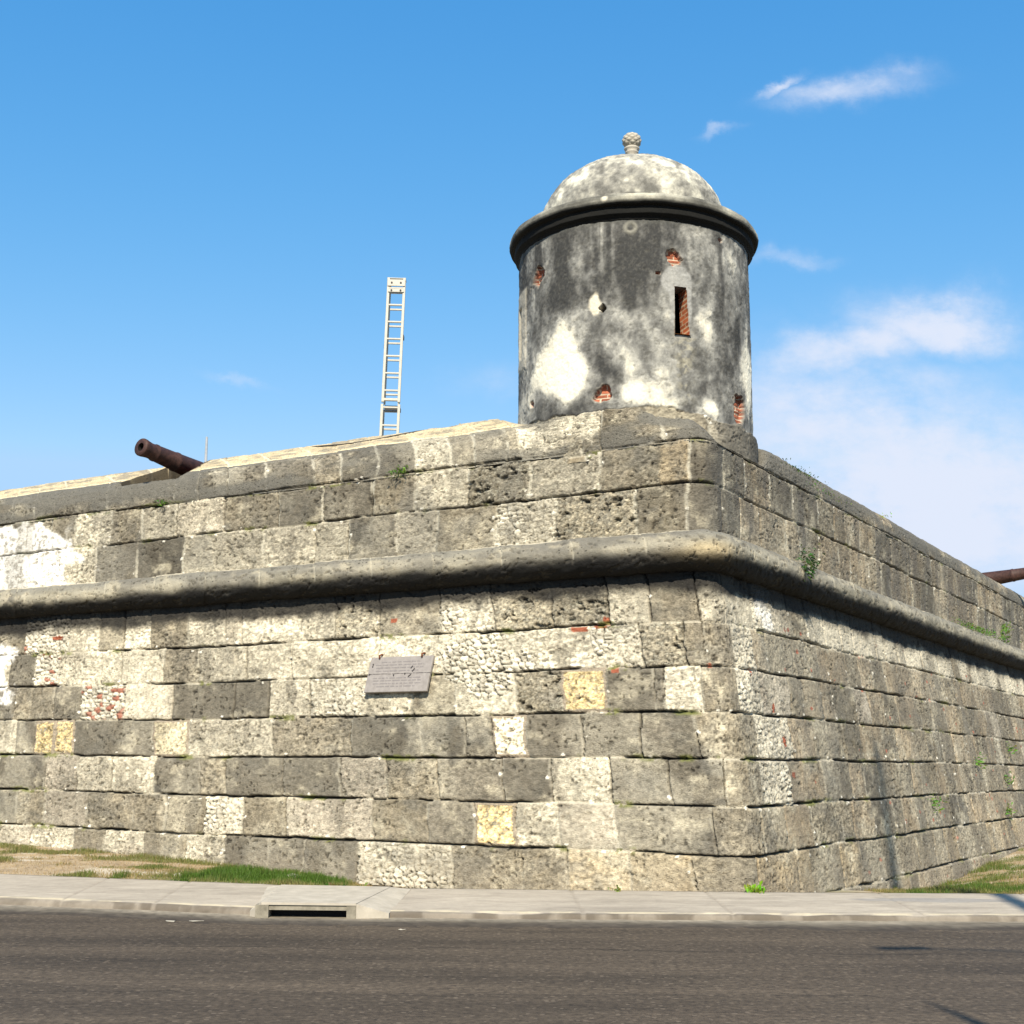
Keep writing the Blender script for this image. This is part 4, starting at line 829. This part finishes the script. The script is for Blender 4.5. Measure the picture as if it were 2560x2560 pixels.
# ------------------------------------------------------------------ cannons
def cannon(label, u, ins_m, zm, tilt, yaw=0.0, carriage=True, low=.16):
    p, nn = wallpt(u, ins_m, zm); d = Vector((nn.x, nn.y, 0)); d.rotate(Quaternion((0, 0, 1), yaw)); d = (d * math.cos(tilt) + Vector((0, 0, math.sin(tilt)))).normalized()
    root = empty('cannon', (p.x, p.y, 5.9) if False else tuple(p - d * 1.6 - Vector((0, 0, p.z - 5.9 - 1.6 * d.z * 1.0)) )); tag(root, label, 'cannon', 'iron cannons pointing out over the parapet')
    q = d.to_track_quat('Z', 'Y').to_matrix().to_4x4(); loc = p - root.location; T_ = Matrix.Translation(loc) @ q
    pr = [(.0, -2.62), (.045, -2.60), (.06, -2.55), (.035, -2.50), (.08, -2.45), (.19, -2.42), (.215, -2.38), (.215, -2.32), (.205, -2.30), (.203, -1.85), (.215, -1.83), (.215, -1.79), (.188, -1.77), (.176, -1.45), (.150, -.86), (.158, -.84), (.158, -.80), (.147, -.78),
          (.133, -.36), (.140, -.34), (.140, -.31), (.126, -.29), (.124, -.20), (.130, -.14), (.142, -.07), (.144, -.02), (.138, 0.0), (.0755, .0)]
    pr = [(r_c * 1.14, z_c) if r_c > .08 else (r_c, z_c) for r_c, z_c in pr]; mb = MB(); mb.lathe(pr, 40, T_); bar = mb.build('barrel', M_IRON, root, True)
    mb = MB(); mb.lathe([(.074, .001), (.070, -.02), (.068, -.5), (.0, -.5)], 24, T_); mb.build('bore', M_BORE, bar, True)
    r2 = d.cross(Vector((0, 0, 1))).normalized()
    mb = MB(); c0 = loc - d * 1.45; mb.tube([c0 - r2 * .34, c0 + r2 * .34], .055, 14); mb.build('trunnion', M_IRON, bar, True)
    if carriage:
        base = Vector((loc.x, loc.y, 0)); fl = Vector((d.x, d.y, 0)).normalized(); zt = loc.z - 1.45 * d.z
        for s in (-1, 1):
            mb = MB(); o0 = base + r2 * s * .26
            prf = [(-1.08, .18), (-1.08, zt - low), (-1.30, zt + .06 - low), (-1.62, zt + .02 - low), (-1.75, zt - .26), (-2.1, zt - .30), (-2.15, zt - .52), (-2.5, zt - .56), (-2.55, .18)]
            a = [o0 + fl * x + Vector((0, 0, z)) - r2 * .04 for x, z in prf]; b = [v + r2 * .08 for v in a]; n_ = len(prf)
            mb.add(a + b, [tuple(range(n_)), tuple(reversed(range(n_, 2 * n_)))] + [(i, i + n_, (i + 1) % n_ + n_, (i + 1) % n_) for i in range(n_)])
            mb.build('carriage_cheek', M_RED, root)
            for x in (-1.25, -2.3):
                mb = MB(); cc = base + fl * x + Vector((0, 0, .17)) + r2 * s * .38
                mb.tube([cc - r2 * .045, cc + r2 * .045], .17, 20); mb.build('wheel', M_RED, root)
        mb = MB()
        for x in (-1.25, -2.3):
            cc = base + fl * x + Vector((0, 0, .17)); mb.tube([cc - r2 * .45, cc + r2 * .45], .04, 10)
        mb.build('axle', M_IRON, root)
    return root
cannon('rusted cannon tilted up through the notch in the left parapet', -11.42, .62, 7.075, rad(8.0), rad(-3))
cannon('rusted cannon whose barrel pokes over the right parapet at the picture edge', 22.6, .15, 6.95, rad(6.0), rad(0), low=.42)

# ------------------------------------------------------------------ extension ladder on the rampart
lad = empty('ladder', (-2.285, 23.5, 5.9)); tag(lad, 'pale aluminium extension ladder standing upright behind the left parapet', 'ladder')
lean = Matrix.Rotation(rad(1.15), 3, 'Y') @ Matrix.Rotation(rad(-1), 3, 'X')
def lrot(x, y, z): return lean @ Vector((x, y, z))
def rail(x, y, z0, z1, w_, d_, parent=lad, name='side_rail'):
    mb = MB(); mb.box(lrot(x, y, (z0 + z1) / 2), (w_, d_, z1 - z0), lean, .004); mb.box(lrot(x + (w_ * .35 if x < 0 else -w_ * .35), y, (z0 + z1) / 2), (w_ * .35, d_ * .5, z1 - z0 - .02), lean)
    return mb.build(name, M_ALU, parent)
for (z0, z1, hw) in ((0, 2.18, .155), (2.22, 4.64, .148)):
    for s in (-1, 1):
        rail(s * hw, 0, z0, z1, .048, .055); rail(s * (hw - .018), .16, z0, z1 - .06, .034, .05)
for i in range(14):
    z = .12 + i * .332
    if abs(z - 2.2) < .12: z = 2.12
    mb = MB(); mb.box(lrot(0, -.005, z), (.29, .035, .034), lean, .006); mb.build('rung', M_ALU, lad)
    mb = MB(); mb.box(lrot(0, .16, z - .03), (.25, .03, .034), lean, .006); mb.build('rung', M_ALU, lad)
mb = MB(); mb.box(lrot(0, 0, 2.27), (.31, .05, .05), lean, .006); mb.build('rung', M_ALU, lad)
mb = MB(); mb.box(lrot(0, .1, 2.14), (.24, .02, .09), lean, .004); mb.build('rubber_stop', M_DARKM, lad)
for zc_, hh_ in ((4.53, .13), (4.38, .065)):
    mb = MB(); mb.box(lrot(0, -.035, zc_), (.325 if zc_ > 4.45 else .30, .02, hh_), lean, .008); o = mb.build('end_plate', M_ALU, lad)
    for s in (-1, 1):
        mb = MB(); c_ = lrot(s * .085, -.048, zc_); mb.tube([c_ - Vector((0, .006, 0)), c_ + Vector((0, .01, 0))], .018, 12); mb.build('bolt', M_DARKM, o)
mb = MB(); mb.box(lrot(0, .08, 4.63), (.34, .2, .018), lean, .004); mb.build('top_cap', M_ALU, lad)
for z in (3.4, 2.0, .9):
    for s in (-1, 1):
        mb = MB(); mb.box(lrot(s * .17, .08, z + .1 * s), (.02, .14, .07), lean, .004); mb.build('guide_bracket', M_DARKM, lad)

# thin aerial far behind
ant = empty('antenna_mast', (-9.47, 40, 5.9)); tag(ant, 'thin grey pole sticking up behind the wall right of the left cannon', 'pole')
mb = MB(); mb.tube([(0, 0, 0), (0, 0, 4.2)], .055, 8); mb.build('pole', M_GALV, ant)
mb = MB(); mb.tube([(0, 0, 4.15), (-.01, 0, 5.62)], [.055, .035], 8); mb.build('upper_pole', M_GALV, ant)
mb = MB(); mb.tube([(0, 0, 4.1), (0, 0, 4.22)], .075, 10); mb.build('collar', M_GALV, ant)

# cable lying over the crown
pts = []
for u, ins_, dz_ in [(9.1, 2.5, -.10), (8.7, 1.9, -.03), (8.34, 1.70, -.01), (8.0, 1.62, 0.0), (7.72, 1.57, 0.0), (7.3, 1.56, .0), (6.86, 1.60, 0.0), (6.49, 1.67, 0.0), (6.17, 1.76, -.01), (5.8, 2.0, -.04), (5.3, 2.5, -.10)]:
    z = float(np.interp(ins_, [.86, .98, 1.1, 1.27, 1.72, 1.85, 2.0, 2.8], [6.0, 6.48, 6.60, 6.69, 6.965, 7.03, 7.05, 7.05])); p, _ = wallpt(-u, ins_, z + dz_ + .012); pts.append(p)
cv = []
for i in range(len(pts) - 1):
    for k in range(6): cv.append(pts[i].lerp(pts[i + 1], k / 6))
cv = [sum((cv[min(max(i + d, 0), len(cv) - 1)] for d in (-3, -2, -1, 0, 1, 2, 3)), Vector()) / 7 for i in range(len(cv))]
mb = MB(); mb.tube(cv, .012, 6); o = mb.build('cable', M_CABLE); tag(o, 'thin dark cable draped over the pale crown of the left wall below the ladder', 'cable')

# ------------------------------------------------------------------ plaque
def facept(u, z, out=0.0):
    p, nn = wallpt(u, BATTER * z, z); return p + nn * out
cA, cB, cC, cD = facept(-6.22, 3.178, .035), facept(-5.09, 3.178, .035), facept(-5.09, 2.642, .08), facept(-6.235, 2.645, .08)
org = (cA + cB + cC + cD) / 4
plq = empty('plaque', org); tag(plq, 'grey slate memorial plaque with worn lettering hung on the left wall', 'plaque')
xa = (cB - cA).normalized(); ya = (cA - cD).normalized(); za = xa.cross(ya).normalized(); Wp, Hp = (cB - cA).length, (cA - cD).length
RM = Matrix((xa, ya, za)).transposed()
mb = MB(); mb.box((0, 0, 0), (Wp, Hp, .045), RM, .006); slab = mb.build('slab', M_PLAQ, plq)
mb = MB(); r = random.Random(5)
for k, yy_ in enumerate([.19, .145, .10, .05, -.06, -.10, -.145, -.19]):
    x = -Wp / 2 + (.20 if k in (0, 7) else .12) + r.uniform(0, .03); xe = Wp / 2 - (.22 if k in (0, 3, 7) else .14)
    while x < xe:
        wlen = r.choice((.04, .07, .10, .13)); xc = x
        while xc < min(x + wlen, xe):
            mb.box(RM @ Vector((xc, yy_ * Hp / .55, .0235)), (.007, r.uniform(.012, .018), .003), RM); xc += .0155
        x += wlen + .028
mb.build('lettering', M_PLAQT, slab)
mb = MB()
for x, yv, a, l in [(-.50, .16, .3, .03), (-.50, .125, .2, .025), (-.53, .0, -.4, .03), (.22, .10, -.6, .05), (.26, .055, -.6, .06), (.21, -.03, -.9, .06), (-.08, -.02, 0, .03), (.12, .0, .1, .03)]:
    rr = RM @ Matrix.Rotation(a, 3, 'Z'); mb.box(RM @ Vector((x, yv, .0236)), (.018, l, .003), rr)
xx = -Wp / 2 + .02
while xx < Wp / 2 - .03:
    l = r.uniform(.03, .09); mb.box(RM @ Vector((xx + l / 2, .006 + r.uniform(-.003, .003), .0237)), (l, .006, .003), RM); xx += l + r.uniform(0, .02)
mb.build('crack', M_BORE, slab)
for s, x in ((-1, -.40), (1, .37)):
    mb = MB(); b0 = RM @ Vector((x, Hp / 2 - .03, .03)); mb.tube([b0, b0 + RM @ Vector((0, .05, .015)), b0 + RM @ Vector((0, .08, -.03)), b0 + RM @ Vector((0, .09, -.14))], .014, 8); mb.build('hook', M_RUST, plq, True)

# ------------------------------------------------------------------ small things on the ground
def rock(name, loc, size, seed, label, group):
    r = np.random.RandomState(seed); a = np.linspace(0, np.pi, 8); b = np.linspace(0, 2 * np.pi, 12, endpoint=False); A, B = np.meshgrid(a, b, indexing='ij')
    k = 1 + .25 * vn(A * 2 + seed, B * 1.5, seed); Pp = np.stack([np.sin(A) * np.cos(B) * size[0] * k, np.sin(A) * np.sin(B) * size[1] * k, np.cos(A) * size[2] * k], -1)
    o = grid(name, Pp, None, M_WHITE, wrap=True, smooth=False); o.location = loc; o.rotation_euler = (0, 0, seed); return tag(o, label, 'stone', group)
zv = lambda x, t: float(verge_z(np.array([x]), np.array([t]))[0][0]); yv = lambda x, t: float(verge_z(np.array([x]), np.array([t]))[1][0])
rock('stone', (-2.86, yv(-2.86, .45), zv(-2.86, .45) + .02), (.085, .06, .05), 3, 'pale stone lying on the green end of the left grass strip', 'loose stones by the wall')
rock('stone', (-2.30, 16.62, .10), (.14, .07, .04), 4, 'flat broken stone at the tip of the left grass strip', 'loose stones by the wall')
rock('stone', (-4.3, yv(-4.3, .2), zv(-4.3, .2) + .01), (.07, .05, .03), 5, 'small pale stone on the dry part of the left verge', 'loose stones by the wall')
for i, (x, y, s, lb) in enumerate([(-3.2, 14.12, .055, 'right flake of the pair of pale paper scraps on the road left of the drain'), (-3.45, 14.10, .045, 'left flake of the pair of pale paper scraps on the road left of the drain'), (-1.05, 13.55, .025, 'pale scrap on the road right of the drain')]):
    r = random.Random(i); mb = MB(); vs = []; n_ = 7
    for k in range(n_):
        a = 2 * math.pi * k / n_; q_ = s * r.uniform(.6, 1.2); vs.append((math.cos(a) * q_ * 1.4, math.sin(a) * q_ * .7, r.uniform(0, .008)))
    vs2 = [(x_, y_, z_ + .004) for x_, y_, z_ in vs]
    mb.add(vs + vs2, [tuple(reversed(range(n_))), tuple(range(n_, 2 * n_))] + [(k, (k + 1) % n_, (k + 1) % n_ + n_, k + n_) for k in range(n_)])
    o = mb.build('litter', M_WHITE); o.location = (x, y, .004); tag(o, lb, 'litter', 'pale scraps lying on the road')

# ------------------------------------------------------------------ lighting mast on the near side of the street (its shadow falls on road and wall)
mast = empty('street_lamp', (5.05, 1.0, 0)); tag(mast, 'tall grey street lamp on the near roadside, seen through its shadow on the right wall', 'street lamp')
hgt = 22.0
mb = MB(); mb.tube([(0, 0, 0), (0, 0, hgt * .5), (0, 0, hgt)], [.19, .14, .08], 16); mb.build('pole', M_GALV, mast, True)
mb = MB(); mb.box((0, 0, .03), (.5, .5, .06), None, .01); mb.build('base_plate', M_GALV, mast)
tipz = 8.05; mb = MB(); mb.tube([(0, 0, 6.0), (-.9, .05, 6.1), (-1.6, .1, 6.3), (-2.0, .12, 6.65), (-2.42, .15, 7.25), (-2.55, .18, tipz)], [.085, .08, .07, .065, .05, .01], 10); mb.build('arm', M_GALV, mast, True)
mb = MB(); mb.tube([(0, 0, 9.2), (-.55, .4, 9.9), (-1.1, .2, 10.5), (-1.9, .05, 10.75)], [.03, .028, .025, .02], 8); mb.build('arm', M_GALV, mast, True)
mb = MB(); mb.box((-2.05, .05, 10.75), (.50, .16, .08), Matrix.Rotation(.1, 3, 'Z'), .03); mb.build('lamp_head', M_GALV, mast)
